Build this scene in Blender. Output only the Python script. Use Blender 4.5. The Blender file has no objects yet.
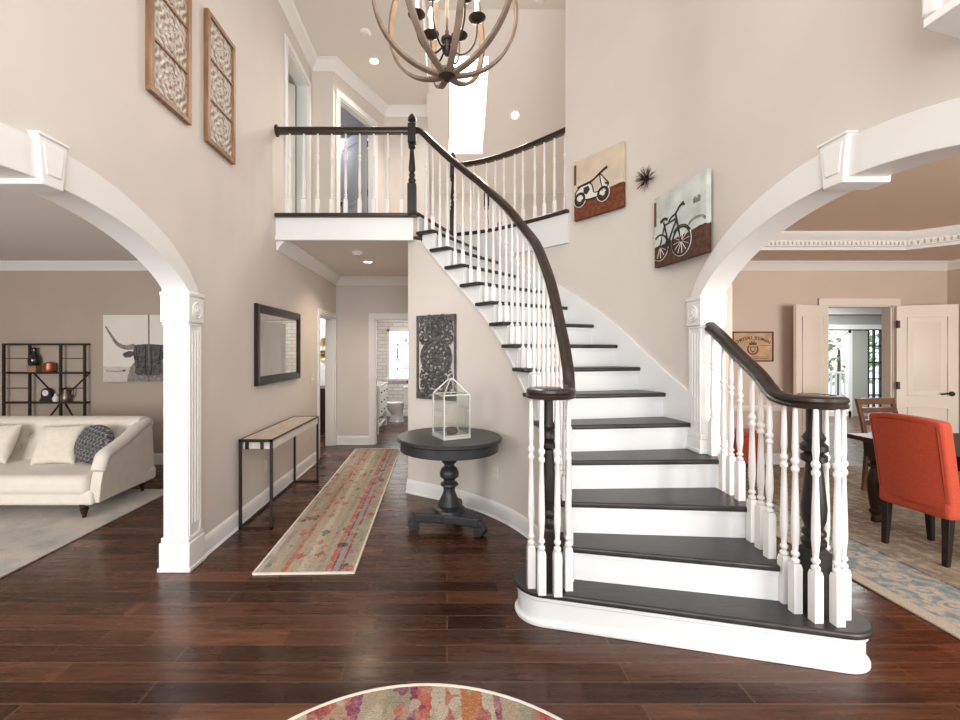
import bpy, bmesh, math, random
from mathutils import Vector, Matrix
PI = math.pi
random.seed(7)
SC = bpy.context.scene
COL = SC.collection
V = Vector

# ------------------------------------------------------------------ camera
cam_data = bpy.data.cameras.new('camera')
cam = bpy.data.objects.new('camera', cam_data); COL.objects.link(cam)
cam_data.sensor_width = 36; cam_data.lens = 16.5
cam_data.shift_x = 33/960; cam_data.shift_y = -9/960
cam_data.clip_start = .05
cam.location = (0, 0, 1.54); cam.rotation_euler = (PI/2, 0, 0)
SC.camera = cam

# ------------------------------------------------------------------ world, exposure, daylight
SC.view_settings.view_transform = 'Standard'
SC.view_settings.look = 'None'
SC.view_settings.gamma = 1
SC.view_settings.use_curve_mapping = False
SC.view_settings.exposure = -0.22
SC.cycles.max_bounces = 8
SC.cycles.diffuse_bounces = 5
SC.cycles.sample_clamp_indirect = 4
SC.cycles.caustics_reflective = False
SC.cycles.caustics_refractive = False
w = bpy.data.worlds.new('world'); SC.world = w; w.use_nodes = True
w.node_tree.nodes['Background'].inputs[0].default_value = (.88, .94, 1, 1)
w.node_tree.nodes['Background'].inputs[1].default_value = 2.2

def area(name, loc, sx, sy, power, color=(1, 1, 1), rot=(PI/2, 0, 0), spread=PI):
    d = bpy.data.lights.new(name, 'AREA'); d.shape = 'RECTANGLE'; d.size = sx; d.size_y = sy
    d.energy = power; d.color = color; d.spread = spread
    o = bpy.data.objects.new(name, d); COL.objects.link(o); o.location = loc; o.rotation_euler = rot
    return o
def point(name, loc, power, color=(1, .78, .55), r=.05):
    d = bpy.data.lights.new(name, 'POINT'); d.energy = power; d.color = color; d.shadow_soft_size = r
    o = bpy.data.objects.new(name, d); COL.objects.link(o); o.location = loc
    return o
def spot(name, loc, power, color=(1, .80, .6), ang=2.4, r=.06, rot=(0, 0, 0)):
    d = bpy.data.lights.new(name, 'SPOT'); d.energy = power; d.color = color; d.shadow_soft_size = r
    d.spot_size = ang; d.spot_blend = .8
    o = bpy.data.objects.new(name, d); COL.objects.link(o); o.location = loc; o.rotation_euler = rot
    return o
# daylight through the windows of the front wall behind the camera, then the skylight and added room fills
area('daylight_foyer_window', (0, -1.5, 2.9), 3.2, 4.2, 205, (1, .985, .96))
area('daylight_living_window', (-4.6, -1.5, 1.5), 3.4, 1.9, 245, (1, .975, .94))
area('daylight_dining_window', (4.6, -1.5, 1.5), 3.0, 1.9, 330, (1, .945, .88))
area('sunroom_fill', (8.2, 8.6, 2.68), 1.6, 1.6, 220, (.97, 1, 1), rot=(0, 0, 0))  # added fill panel below the ceiling, stands in for sunroom window light
area('bath_fill', (-.3, 9.0, 2.7), .6, .6, 48, (1, .97, .93), rot=(0, 0, 0))  # added fill to brighten the bathroom, no actual ceiling fixture
area('kitchen_fill', (-3.2, 8.6, 2.6), 1.2, 1.2, 110, (1, .98, .95), rot=(0, 0, 0))  # added fill facing down, the kitchen is built without a window
area('daylight_skylight', (.31, 6.72, 5.58), .5, .9, 70, (1, .98, .96), rot=(math.radians(-38), 0, 0))
area('upper_room_fill', (-2.9, 5.4, 5.2), .8, .8, 14, (.95, 1, 1), rot=(0, 0, 0))  # added fill inside the windowless teal bedroom
area('lavender_room_fill', (-2.1, 7.4, 5.2), .6, .6, 22, (.95, .95, 1), rot=(0, 0, 0))  # added fill that lightens the lavender bedroom, no window there

# ------------------------------------------------------------------ materials
def mat(name, base=(.8, .8, .8), rough=.5, metal=0, var=0, vscale=4, bump=0, bscale=80, coat=0, emit=None, estr=0, stretch=None, spec=.5, sheen=0):
    m = bpy.data.materials.new(name); m.use_nodes = True
    nt = m.node_tree; b = nt.nodes['Principled BSDF']
    b.inputs['Base Color'].default_value = (*base, 1); b.inputs['Roughness'].default_value = rough
    b.inputs['Metallic'].default_value = metal; b.inputs['Coat Weight'].default_value = coat
    b.inputs['Specular IOR Level'].default_value = spec
    b.inputs['Sheen Weight'].default_value = sheen
    tc = nt.nodes.new('ShaderNodeTexCoord'); mp = nt.nodes.new('ShaderNodeMapping')
    nt.links.new(tc.outputs['Object'], mp.inputs['Vector'])
    if stretch: mp.inputs['Scale'].default_value = stretch
    if var:
        n = nt.nodes.new('ShaderNodeTexNoise'); n.inputs['Scale'].default_value = vscale; n.inputs['Detail'].default_value = 5
        nt.links.new(mp.outputs['Vector'], n.inputs['Vector'])
        r = nt.nodes.new('ShaderNodeValToRGB')
        r.color_ramp.elements[0].position = .3; r.color_ramp.elements[1].position = .7
        r.color_ramp.elements[0].color = (*[c*(1-var) for c in base], 1)
        r.color_ramp.elements[1].color = (*[min(1, c*(1+var)) for c in base], 1)
        nt.links.new(n.outputs['Fac'], r.inputs['Fac']); nt.links.new(r.outputs['Color'], b.inputs['Base Color'])
    if bump:
        n = nt.nodes.new('ShaderNodeTexNoise'); n.inputs['Scale'].default_value = bscale; n.inputs['Detail'].default_value = 3
        nt.links.new(mp.outputs['Vector'], n.inputs['Vector'])
        bp = nt.nodes.new('ShaderNodeBump'); bp.inputs['Strength'].default_value = bump; bp.inputs['Distance'].default_value = .01
        nt.links.new(n.outputs['Fac'], bp.inputs['Height']); nt.links.new(bp.outputs['Normal'], b.inputs['Normal'])
    if emit:
        b.inputs['Emission Color'].default_value = (*emit, 1); b.inputs['Emission Strength'].default_value = estr
    return m

class NG:
    """small node-tree helper"""
    def __init__(s, name, rough=.5):
        s.m = bpy.data.materials.new(name); s.m.use_nodes = True; s.nt = s.m.node_tree
        s.b = s.nt.nodes['Principled BSDF']; s.b.inputs['Roughness'].default_value = rough
        tc = s.nt.nodes.new('ShaderNodeTexCoord'); s.co = tc.outputs['Object']
    def put(s, sock, v):
        if hasattr(v, 'links'): s.nt.links.new(v, sock)
        elif isinstance(v, (tuple, list)) and len(v) == 3 and sock.type == 'RGBA': sock.default_value = (*v, 1)
        else: sock.default_value = v
    def node(s, t, ins=None, **kw):
        n = s.nt.nodes.new(t)
        for k, v in kw.items(): setattr(n, k, v)
        for k, v in (ins or {}).items(): s.put(n.inputs[k], v)
        return n
    def map(s, scale=(1, 1, 1), loc=(0, 0, 0), rot=(0, 0, 0), src=None):
        return s.node('ShaderNodeMapping', {'Vector': src or s.co, 'Scale': scale, 'Location': loc, 'Rotation': rot}).outputs[0]
    def noise(s, scale, detail=4, src=None, rough=.55):
        return s.node('ShaderNodeTexNoise', {'Vector': src or s.co, 'Scale': scale, 'Detail': detail, 'Roughness': rough}).outputs['Fac']
    def math(s, op, a, b=0.0, c=0.0):
        return s.node('ShaderNodeMath', {0: a, 1: b, 2: c}, operation=op).outputs[0]
    def xyz(s, src=None):
        n = s.node('ShaderNodeSeparateXYZ', {0: src or s.co}); return n.outputs
    def comb(s, x, y, z=0.0):
        return s.node('ShaderNodeCombineXYZ', {0: x, 1: y, 2: z}).outputs[0]
    def ramp(s, fac, stops, interp='LINEAR'):
        n = s.nt.nodes.new('ShaderNodeValToRGB'); n.color_ramp.interpolation = interp
        e = n.color_ramp.elements
        while len(e) > 1: e.remove(e[-1])
        e[0].position = stops[0][0]; e[0].color = (*stops[0][1], 1)
        for p, c in stops[1:]:
            x = e.new(p); x.color = (*c, 1)
        s.put(n.inputs[0], fac); return n.outputs[0]
    def gray(s, fac, lo, hi):
        return s.node('ShaderNodeMapRange', {'Value': fac, 'From Min': lo, 'From Max': hi}).outputs[0]
    def mix(s, fac, a, b, mode='MIX'):
        n = s.nt.nodes.new('ShaderNodeMix'); n.data_type = 'RGBA'; n.blend_type = mode
        s.put(n.inputs[0], fac); s.put(n.inputs[6], a); s.put(n.inputs[7], b)
        return n.outputs[2]
    def bump(s, h, strength=.3, dist=.01):
        n = s.node('ShaderNodeBump', {'Height': h, 'Strength': strength, 'Distance': dist}); s.nt.links.new(n.outputs[0], s.b.inputs['Normal'])
    def color(s, c): s.put(s.b.inputs['Base Color'], c)

M = {}
M['wall'] = mat('greige_paint', (.655, .608, .558), .75, var=.025, vscale=2, bump=.05, bscale=150)
M['living_wall'] = mat('taupe_paint', (.42, .35, .295), .8, var=.03, vscale=2, bump=.05, bscale=150)
M['dining_wall'] = mat('tan_paint', (.61, .505, .425), .8, var=.03, vscale=2, bump=.05, bscale=150)
M['ceil'] = mat('ceiling_paint', (.76, .715, .67), .85, bump=.04, bscale=200)
M['tray'] = mat('tray_ceiling_paint', (.66, .52, .405), .8, bump=.04, bscale=200)
M['white'] = mat('white_trim_paint', (.78, .775, .765), .38, var=.01)
M['riser'] = mat('white_riser_paint', (.78, .785, .79), .32, var=.01)
M['dark'] = mat('ebony_stained_wood', (.018, .014, .013), .38, var=.35, vscale=6, stretch=(1, 8, 8), bump=.06, bscale=60, spec=.35)
M['tread'] = mat('charcoal_tread_wood', (.030, .0265, .0265), .36, var=.3, vscale=5, stretch=(1, 9, 1), bump=.06, bscale=60, spec=.42)
M['rail'] = mat('dark_walnut_handrail', (.028, .019, .0145), .30, var=.3, vscale=8, coat=.1, spec=.4)
M['charcoal'] = mat('charcoal_painted_wood', (.027, .027, .031), .36, var=.2, vscale=6, spec=.4)
M['black'] = mat('black_metal', (.018, .014, .012), .42, var=.2)
M['spike'] = mat('aged_bronze_spikes', (.075, .052, .036), .4, metal=.5)
M['bronze'] = mat('dark_bronze_metal', (.035, .027, .022), .38, metal=.6, var=.2)
M['glossblack'] = mat('black_glossy', (.012, .011, .011), .18)
M['pale_wood'] = mat('pale_weathered_wood', (.56, .47, .39), .5, var=.16, vscale=5, stretch=(8, 1, 8))
M['silver_frame'] = mat('brushed_pale_metal', (.58, .58, .55), .4, metal=.3)
M['whitewash'] = mat('whitewashed_wood', (.70, .66, .60), .55, var=.12, vscale=7, stretch=(8, 1, 8))
M['frame_wood'] = mat('honey_brown_wood', (.25, .125, .058), .5, var=.35, vscale=6, stretch=(6, 6, 1), bump=.15, bscale=50)
M['chand_wood'] = mat('weathered_oak', (.20, .145, .105), .65, var=.3, vscale=14, bump=.15, bscale=60)
M['sofa'] = mat('cream_linen', (.72, .67, .60), .9, var=.04, vscale=10, bump=.12, bscale=350, sheen=.2)
M['cream_pillow'] = mat('cream_cotton', (.72, .67, .58), .92, var=.06, vscale=20, bump=.25, bscale=120)
M['red'] = mat('orange_red_upholstery', (.47, .060, .022), .85, var=.14, vscale=90, bump=.2, bscale=400, sheen=.15)
M['red_dark'] = mat('orange_red_piping', (.30, .035, .012), .85)
M['dining_dark'] = mat('dark_espresso_wood', (.028, .012, .007), .42, var=.4, vscale=5, spec=.35)
M['chair_brown'] = mat('walnut_brown_wood', (.13, .062, .036), .38, var=.3, vscale=6)
M['door'] = mat('ivory_door_paint', (.79, .72, .64), .45, var=.01)
M['plate'] = mat('ivory_plastic', (.72, .65, .52), .4)
M['copper'] = mat('copper_metal', (.42, .15, .085), .38, metal=.8, var=.1)
M['gold'] = mat('gold_metal', (.45, .32, .14), .35, metal=.7)
M['pewter'] = mat('pewter_metal', (.18, .15, .13), .3, metal=.7)
M['ceramic'] = mat('white_ceramic', (.82, .80, .77), .2)
M['porcelain'] = mat('white_porcelain', (.85, .85, .84), .12)
M['carpet'] = mat('beige_carpet', (.55, .49, .43), .95, bump=.3, bscale=300)
M['teal'] = mat('teal_wall_paint', (.10, .34, .26), .8)
M['lav'] = mat('lavender_grey_paint', (.37, .355, .385), .8)
M['purple'] = mat('purple_fabric', (.22, .12, .32), .9, var=.2)
M['grey_green'] = mat('grey_green_paint', (.36, .37, .34), .8)
M['mirror'] = mat('mirror_silver', (.86, .85, .83), .02, metal=1)
M['bulb'] = mat('warm_bulb', (1, .8, .5), .3, emit=(1, .62, .28), estr=14)
M['lamp'] = mat('lit_lens', (1, .9, .75), .3, emit=(1, .80, .55), estr=12)
M['sky_glass'] = mat('frosted_daylight_pane', (.9, .95, 1), .2, emit=(1, .99, .97), estr=4)
M['moss'] = mat('dried_moss', (.10, .075, .05), .95, var=.5, vscale=60, bump=.8, bscale=120)
M['green'] = mat('hedge_green', (.30, .40, .20), .9, var=.5, vscale=9, bump=.6, bscale=20)
M['deck'] = mat('grey_deck', (.45, .44, .42), .8, var=.1)
M['slate'] = mat('black_cabinet_paint', (.02, .02, .021), .4)
M['kitchen_wall'] = mat('pale_kitchen_paint', (.75, .76, .78), .8)
M['rail_outside'] = mat('white_vinyl', (.8, .8, .8), .5)
M['ink'] = mat('black_ink', (.02, .017, .015), .7)
M['ink_soft'] = mat('charcoal_ink', (.085, .08, .08), .8, var=.6, vscale=30)
M['ink_grey'] = mat('grey_ink', (.22, .20, .19), .8, var=.4, vscale=25)
M['ink_white'] = mat('white_paint_stroke', (.72, .72, .68), .7)
M['ink_brown'] = mat('sepia_ink', (.13, .055, .03), .7)
M['cushion_knit'] = None

def glass_mat():
    g = NG('clear_glass'); nt = g.nt
    fr = g.node('ShaderNodeLayerWeight', {'Blend': .25})
    t = g.node('ShaderNodeBsdfTransparent', {'Color': (.985, .995, .99)})
    gl = g.node('ShaderNodeBsdfGlossy', {'Roughness': .03, 'Color': (.9, .95, .93)})
    mx = g.node('ShaderNodeMixShader')
    f = g.math('MULTIPLY_ADD', fr.outputs['Fresnel'], .3, .03)
    nt.links.new(f, mx.inputs[0]); nt.links.new(t.outputs[0], mx.inputs[1]); nt.links.new(gl.outputs[0], mx.inputs[2])
    nt.links.new(mx.outputs[0], nt.nodes['Material Output'].inputs[0]); return g.m
M['glass'] = glass_mat()

def floor_mat():
    g = NG('hand_scraped_dark_planks', .3)
    br = g.node('ShaderNodeTexBrick', {'Vector': g.co, 'Color1': (0, 0, 0), 'Color2': (1, 1, 1), 'Mortar': (.5, .5, .5), 'Scale': 1.0,
        'Mortar Size': .0034, 'Mortar Smooth': .2, 'Bias': 0.0, 'Brick Width': 1.35, 'Row Height': .128}, offset=.37, offset_frequency=2)
    br2 = g.node('ShaderNodeTexBrick', {'Vector': g.map(loc=(.41, .0, 0)), 'Color1': (0, 0, 0), 'Color2': (1, 1, 1), 'Mortar': (.5, .5, .5), 'Scale': 1.0,
        'Mortar Size': 0.0, 'Brick Width': .74, 'Row Height': .128}, offset=.61, offset_frequency=3)
    tint = g.mix(.5, br.outputs['Color'], br2.outputs['Color'])
    base = g.ramp(tint, [(0, (.026, .0092, .0048)), (.35, (.053, .0195, .0092)), (.7, (.086, .033, .0155)), (1, (.135, .055, .027))])
    grain = g.noise(1.0, 6, g.map((2.2, 46, 1)))
    c = g.mix(g.gray(grain, .3, .75), g.mix(1.0, base, (.48, .45, .43), 'MULTIPLY'), g.mix(1.0, base, (1.5, 1.45, 1.4), 'MULTIPLY'))
    blot = g.noise(1.0, 3, g.map((2.4, 9, 1), (3, 1, 0)))
    c = g.mix(g.math('MULTIPLY', g.gray(blot, .64, .72), .75), c, (.018, .010, .008))
    c = g.mix(g.math('MULTIPLY', br.outputs['Fac'], .7), c, (.15, .075, .045))
    g.color(c)
    wav = g.noise(1.0, 2, g.map((3.5, 16, 1)))
    g.put(g.b.inputs['Roughness'], g.math('MULTIPLY_ADD', wav, .22, .16))
    h = g.math('ADD', g.math('MULTIPLY', wav, .5), g.math('MULTIPLY', br.outputs['Fac'], -.6))
    g.bump(h, .32, .008)
    g.put(g.b.inputs['Specular IOR Level'], .36)
    return g.m
M['floor'] = floor_mat()

def rug_stripes(name, axis, stops, blot, width, mot_scale=9):
    g = NG(name, .95)
    xyz = g.xyz(); u = xyz[axis]
    wob = g.math('MULTIPLY', g.math('SUBTRACT', g.noise(60, 3), .5), .034)
    t = g.math('DIVIDE', g.math('ADD', g.math('ADD', u, wob), width/2), width)
    c = g.ramp(t, stops, 'CONSTANT')
    other = xyz[1-axis]
    # woven motifs: blocks that change along the length inside the stripes
    blk = g.node('ShaderNodeTexVoronoi', {'Vector': g.map((mot_scale, mot_scale*.55, 1) if axis == 0 else (mot_scale*.55, mot_scale, 1)), 'Scale': 1.0}, distance='MANHATTAN')
    pick = g.xyz(blk.outputs['Color'])
    c = g.mix(g.math('MULTIPLY', g.math('GREATER_THAN', pick[0], .70), .8), c, g.ramp(pick[1], blot, 'CONSTANT'))
    fade = g.noise(9, 8, rough=.7); c = g.mix(g.math('MULTIPLY', g.gray(fade, .50, .60), .45), c, (.56, .48, .38))
    fine = g.noise(160, 3); fine2 = g.noise(1.0, 4, g.map((50, 110, 1) if axis == 0 else (110, 50, 1)), .65)
    dark = g.noise(1.0, 4, g.map((38, 70, 1), (3, 5, 0)), .7); c = g.mix(g.math('MULTIPLY', g.gray(dark, .58, .66), .65), c, (.11, .08, .075))
    c = g.mix(g.math('MULTIPLY', g.gray(fine2, .55, .61), .42), c, (.60, .52, .41))
    c = g.mix(1.0, c, g.ramp(fine, [(.3, (.50, .50, .50)), (.7, (1.05, 1.05, 1.05))]), 'MULTIPLY')
    g.color(c); g.bump(fine, .5, .004)
    return g.m
CO, RD, BE, SG, GR, MG, DK, OR, CR = (.58, .13, .09), (.42, .05, .06), (.50, .40, .28), (.36, .34, .24), (.36, .33, .31), (.28, .03, .13), (.05, .05, .07), (.55, .20, .07), (.62, .54, .42)
M['runner'] = rug_stripes('distressed_runner_weave', 0,
    [(0, CR), (.05, GR), (.12, BE), (.20, SG), (.26, CO), (.31, BE), (.42, CR), (.50, BE), (.60, SG), (.66, BE), (.70, CO), (.765, DK), (.78, GR), (.84, RD), (.865, GR), (.90, SG), (.955, BE)],
    [(0, BE), (.3, CO), (.45, SG), (.7, GR), (.82, RD), (.90, DK)], .68, 22)
M['round_rug'] = rug_stripes('striped_round_rug_weave', 0,
    [(0, CR), (.07, SG), (.12, CO), (.165, MG), (.18, CR), (.23, RD), (.27, CO), (.33, MG), (.345, BE), (.40, SG), (.46, MG), (.475, CO), (.51, CR), (.58, OR), (.63, CR), (.66, MG), (.675, BE), (.71, SG), (.74, RD), (.78, CO), (.81, MG), (.825, BE), (.87, CO), (.92, SG)],
    [(0, BE), (.25, CO), (.45, SG), (.6, MG), (.75, CR), (.9, RD)], 1.84, 20)

def distressed_rug(name, base, c2, c3, sc=3.0, border=None):
    g = NG(name, .95)
    n1 = g.noise(sc, 6); n2 = g.noise(sc*9, 5); n3 = g.noise(180, 2)
    c = g.mix(g.gray(n1, .42, .6), base, c2)
    vor = g.node('ShaderNodeTexVoronoi', {'Vector': g.co, 'Scale': sc*3.2}, feature='F1', distance='CHEBYCHEV')
    c = g.mix(g.math('MULTIPLY', g.math('GREATER_THAN', g.math('PINGPONG', vor.outputs['Distance'], .1), .065), .35), c, c3)
    if border:
        x0, blue, cream = border
        x = g.xyz()[0]; y = g.xyz()[1]
        inb = g.math('MULTIPLY', g.math('GREATER_THAN', x, x0+.09), g.math('LESS_THAN', x, x0+.56))
        bl = g.mix(g.gray(n2, .4, .62), blue, cream)
        # rosettes along the border
        py = g.math('SUBTRACT', g.math('PINGPONG', y, .17), .085)
        px = g.math('SUBTRACT', x, x0+.31)
        d = g.math('SQRT', g.math('ADD', g.math('POWER', g.math('MULTIPLY', px, 1.0), 2.0), g.math('POWER', g.math('MULTIPLY', py, 1.5), 2.0)))
        ros = g.math('MULTIPLY', g.math('LESS_THAN', d, .105), g.math('GREATER_THAN', g.math('SINE', g.math('MULTIPLY', d, 110.0)), -.2))
        bl = g.mix(g.math('MULTIPLY', ros, .75), bl, (.58, .52, .44))
        c = g.mix(inb, c, bl)
        ed = g.math('MULTIPLY', g.math('GREATER_THAN', x, x0+.54), g.math('LESS_THAN', x, x0+.57))
        c = g.mix(ed, c, (.12, .14, .16))
        c = g.mix(g.math('LESS_THAN', x, x0+.09), c, cream)
    c = g.mix(g.math('MULTIPLY', g.gray(n2, .5, .6), .5), c, (.55, .50, .43))
    c = g.mix(1.0, c, g.ramp(n3, [(.3, (.68, .68, .68)), (.7, (1.12, 1.12, 1.12))]), 'MULTIPLY')
    g.color(c); g.bump(n3, .5, .004); return g.m
M['living_rug'] = distressed_rug('faded_grey_rug_weave', (.60, .56, .50), (.40, .42, .42), (.66, .62, .56), 2.2)
M['dining_rug'] = distressed_rug('faded_oriental_rug_weave', (.26, .19, .13), (.36, .30, .22), (.16, .13, .12), 1.6, (2.73, (.20, .30, .34), (.52, .46, .38)))

def brick_white():
    g = NG('white_brick_tile', .35)
    x, y, z = g.xyz()
    v = g.comb(g.math('ADD', x, y), z)
    br = g.node('ShaderNodeTexBrick', {'Vector': v, 'Color1': (.80, .77, .73), 'Color2': (.70, .66, .61), 'Mortar': (.52, .47, .42), 'Scale': 1.0, 'Mortar Size': .008, 'Brick Width': .24, 'Row Height': .085})
    g.color(br.outputs['Color']); g.bump(g.math('MULTIPLY', br.outputs['Fac'], -1.0), .6, .01); return g.m
M['brick'] = brick_white()

def carved_tile():
    g = NG('whitewashed_carved_relief', .8)
    x, y, z = g.xyz()
    r = g.math('SQRT', g.math('ADD', g.math('POWER', x, 2.0), g.math('POWER', z, 2.0)))
    a = g.math('ARCTAN2', z, x)
    w1 = g.math('SINE', g.math('ADD', g.math('MULTIPLY', r, 120.0), g.math('MULTIPLY', g.math('SINE', g.math('MULTIPLY', a, 8.0)), 2.4)))
    n = g.math('MULTIPLY', g.math('SUBTRACT', g.noise(22, 3), .5), 5.0)
    w2 = g.math('SINE', g.math('ADD', g.math('MULTIPLY', g.math('ADD', g.math('ABSOLUTE', x), g.math('ABSOLUTE', z)), 95.0), n))
    h = g.math('ADD', w1, w2)
    c = g.ramp(g.gray(h, -1.3, 1.3), [(0, (.33, .25, .20)), (.4, (.55, .47, .41)), (1, (.72, .67, .62))])
    g.color(c); g.bump(h, .5, .008); return g.m
M['carved'] = carved_tile()

def knit():
    g = NG('grey_cable_knit', .95)
    x, y, z = g.xyz()
    a = g.math('SINE', g.math('ADD', g.math('MULTIPLY', x, 150.0), g.math('MULTIPLY', g.math('SINE', g.math('MULTIPLY', z, 110.0)), 1.5)))
    b = g.math('SINE', g.math('MULTIPLY', z, 150.0)); h = g.math('ADD', a, g.math('MULTIPLY', b, .6))
    c = g.ramp(g.gray(h, -1.5, 1.5), [(0, (.12, .125, .13)), (1, (.36, .37, .38))]); g.color(c); g.bump(h, 1, .02); return g.m
M['knit'] = knit()

def canvas_mat(name, top, top2, low, low2, split, slope=0, nz=7):
    g = NG(name, .8); x, y, z = g.xyz()
    n = g.noise(nz, 6); n2 = g.noise(nz*4, 4)
    up = g.mix(g.gray(n, .35, .68), top, top2)
    dn = g.mix(g.gray(n2, .35, .65), low, low2)
    line = g.math('ADD', g.math('MULTIPLY_ADD', x, slope, split), g.math('MULTIPLY', g.math('SUBTRACT', n2, .5), .03))
    g.color(g.mix(g.math('LESS_THAN', z, line), up, dn)); g.bump(n2, .2, .004); return g.m
M['scooter_canvas'] = canvas_mat('scooter_painting', (.66, .55, .42), (.56, .47, .38), (.21, .055, .018), (.09, .025, .010), -.085, .05)
M['bike_canvas'] = canvas_mat('bicycle_painting', (.66, .70, .68), (.46, .50, .47), (.12, .045, .024), (.045, .020, .012), -.105, .06)
M['cow_canvas'] = canvas_mat('pale_field_photograph', (.73, .70, .65), (.70, .67, .62), (.60, .56, .50), (.52, .48, .43), -.245, 0, 4)
M['crate'] = mat('aged_crate_board', (.50, .33, .21), .75, var=.25, vscale=7)
M['crate_box'] = mat('tan_box_wood', (.36, .19, .11), .6, var=.2)
M['bottle_glass'] = mat('dark_green_glass', (.012, .013, .012), .12, coat=.5)

# ------------------------------------------------------------------ geometry helpers
class MB:
    def __init__(s): s.bm = bmesh.new()
    def face(s, pts):
        vs = [s.bm.verts.new(p) for p in pts]
        try: return s.bm.faces.new(vs)
        except ValueError: return None
    def box(s, x0, x1, y0, y1, z0, z1, T=None):
        c = [(x0, y0, z0), (x1, y0, z0), (x1, y1, z0), (x0, y1, z0), (x0, y0, z1), (x1, y0, z1), (x1, y1, z1), (x0, y1, z1)]
        if T: c = [T @ V(p) for p in c]
        vs = [s.bm.verts.new(p) for p in c]
        for f in ((0, 3, 2, 1), (4, 5, 6, 7), (0, 1, 5, 4), (1, 2, 6, 5), (2, 3, 7, 6), (3, 0, 4, 7)): s.bm.faces.new([vs[i] for i in f])
        return s
    def bridge(s, loops, closed=True, cap=True):
        rows = [[s.bm.verts.new(p) for p in L] for L in loops]
        n = len(rows[0])
        for a, b in zip(rows, rows[1:]):
            for i in range(n if closed else n-1):
                j = (i+1) % n
                try: s.bm.faces.new([a[i], a[j], b[j], b[i]])
                except ValueError: pass
        if cap and closed:
            for r, rev in ((rows[0], True), (rows[-1], False)):
                try: s.bm.faces.new(list(reversed(r)) if rev else r)
                except ValueError: pass
        return s
    def prism(s, poly, a0, a1, axis='z'):
        f = {'z': lambda p, a: (p[0], p[1], a), 'x': lambda p, a: (a, p[0], p[1]), 'y': lambda p, a: (p[0], a, p[1])}[axis]
        return s.bridge([[f(p, a0) for p in poly], [f(p, a1) for p in poly]])
    def lathe(s, prof, c=(0, 0, 0), seg=20, T=None, ang0=0):
        loops = []
        for r, z in prof:
            L = [V((c[0]+max(r, 1e-4)*math.cos(ang0+2*PI*i/seg), c[1]+max(r, 1e-4)*math.sin(ang0+2*PI*i/seg), c[2]+z)) for i in range(seg)]
            if T: L = [T @ p for p in L]
            loops.append(L)
        return s.bridge(loops)
    def cyl(s, p0, p1, r0, r1=None, seg=12):
        p0, p1 = V(p0), V(p1); r1 = r0 if r1 is None else r1
        d = (p1-p0).normalized(); q = d.to_track_quat('Z', 'Y')
        return s.bridge([[p + q @ V((r*math.cos(2*PI*i/seg), r*math.sin(2*PI*i/seg), 0)) for i in range(seg)] for p, r in ((p0, r0), (p1, r1))])
    def bar(s, p0, p1, wx, wy, up=(0, 0, 1)):
        p0, p1 = V(p0), V(p1); d = (p1-p0).normalized(); u = V(up)
        if abs(d.dot(u)) > .99: u = V((0, 1, 0))
        sx = d.cross(u).normalized(); sy = sx.cross(d).normalized()
        q = [(-wx/2, -wy/2), (wx/2, -wy/2), (wx/2, wy/2), (-wx/2, wy/2)]
        return s.bridge([[p + sx*a + sy*b for a, b in q] for p in (p0, p1)])
    def sweep(s, path, prof, up=(0, 0, 1), scales=None, closed=False):
        """prof: list of (side, up) points, swept with up kept vertical"""
        path = [V(p) for p in path]; loops = []; n = len(path)
        for i, p in enumerate(path):
            if closed: t = path[(i+1) % n]-path[i-1]
            else: t = path[min(i+1, n-1)]-path[max(i-1, 0)]
            t.normalize(); u = V(up)
            sd = t.cross(u)
            if sd.length < 1e-4: sd = V((1, 0, 0))
            sd.normalize(); uu = sd.cross(t).normalized(); k = scales[i] if scales else 1
            loops.append([p + sd*a*k + uu*b*k for a, b in prof])
        if closed: loops.append(loops[0]); return s.bridge(loops, cap=False)
        return s.bridge(loops)
    def tube(s, path, r, seg=8, closed=False, scales=None):
        return s.sweep(path, [(r*math.cos(2*PI*i/seg), r*math.sin(2*PI*i/seg)) for i in range(seg)], scales=scales, closed=closed)
    def ball(s, c, r, seg=14, rings=9, T=None):
        r = r if isinstance(r, (tuple, list)) else (r, r, r)
        loops = []
        for j in range(rings+1):
            t = PI*j/rings-PI/2
            L = [V((c[0]+r[0]*max(math.cos(t), .002)*math.cos(2*PI*i/seg), c[1]+r[1]*max(math.cos(t), .002)*math.sin(2*PI*i/seg), c[2]+r[2]*math.sin(t))) for i in range(seg)]
            if T: L = [T @ p for p in L]
            loops.append(L)
        return s.bridge(loops)
    def moulding(s, path, prof, closed=False):
        """prof (out, z): out to the LEFT of the path direction, mitred"""
        P = [V((p[0], p[1])) for p in path]; n = len(P); loops = []
        for i, p in enumerate(P):
            a = (P[i]-P[i-1]).normalized() if (i or closed) else None
            b = (P[(i+1) % n]-P[i]).normalized() if (i < n-1 or closed) else None
            na = V((-a.y, a.x)) if a else None; nb = V((-b.y, b.x)) if b else None
            if na and nb: m = na+nb; m = m/max(m.dot(na), .2)
            else: m = na or nb
            loops.append([(p.x+m.x*o, p.y+m.y*o, z) for o, z in prof])
        if closed: loops.append(loops[0]); return s.bridge(loops, cap=False)
        return s.bridge(loops)
    def build(s, name, m, parent=None, smooth=True, bevel=0, seg=2, angle=.7, sub=0):
        bmesh.ops.recalc_face_normals(s.bm, faces=s.bm.faces[:])
        me = bpy.data.meshes.new(name); s.bm.to_mesh(me); s.bm.free()
        me.materials.append(m)
        if smooth:
            for p in me.polygons: p.use_smooth = True
            me.set_sharp_from_angle(angle=angle)
        o = bpy.data.objects.new(name, me); COL.objects.link(o)
        if parent is not None: o.parent = parent
        if bevel:
            b = o.modifiers.new('bevel', 'BEVEL'); b.width = bevel; b.segments = seg; b.limit_method = 'ANGLE'; b.angle_limit = .6
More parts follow.
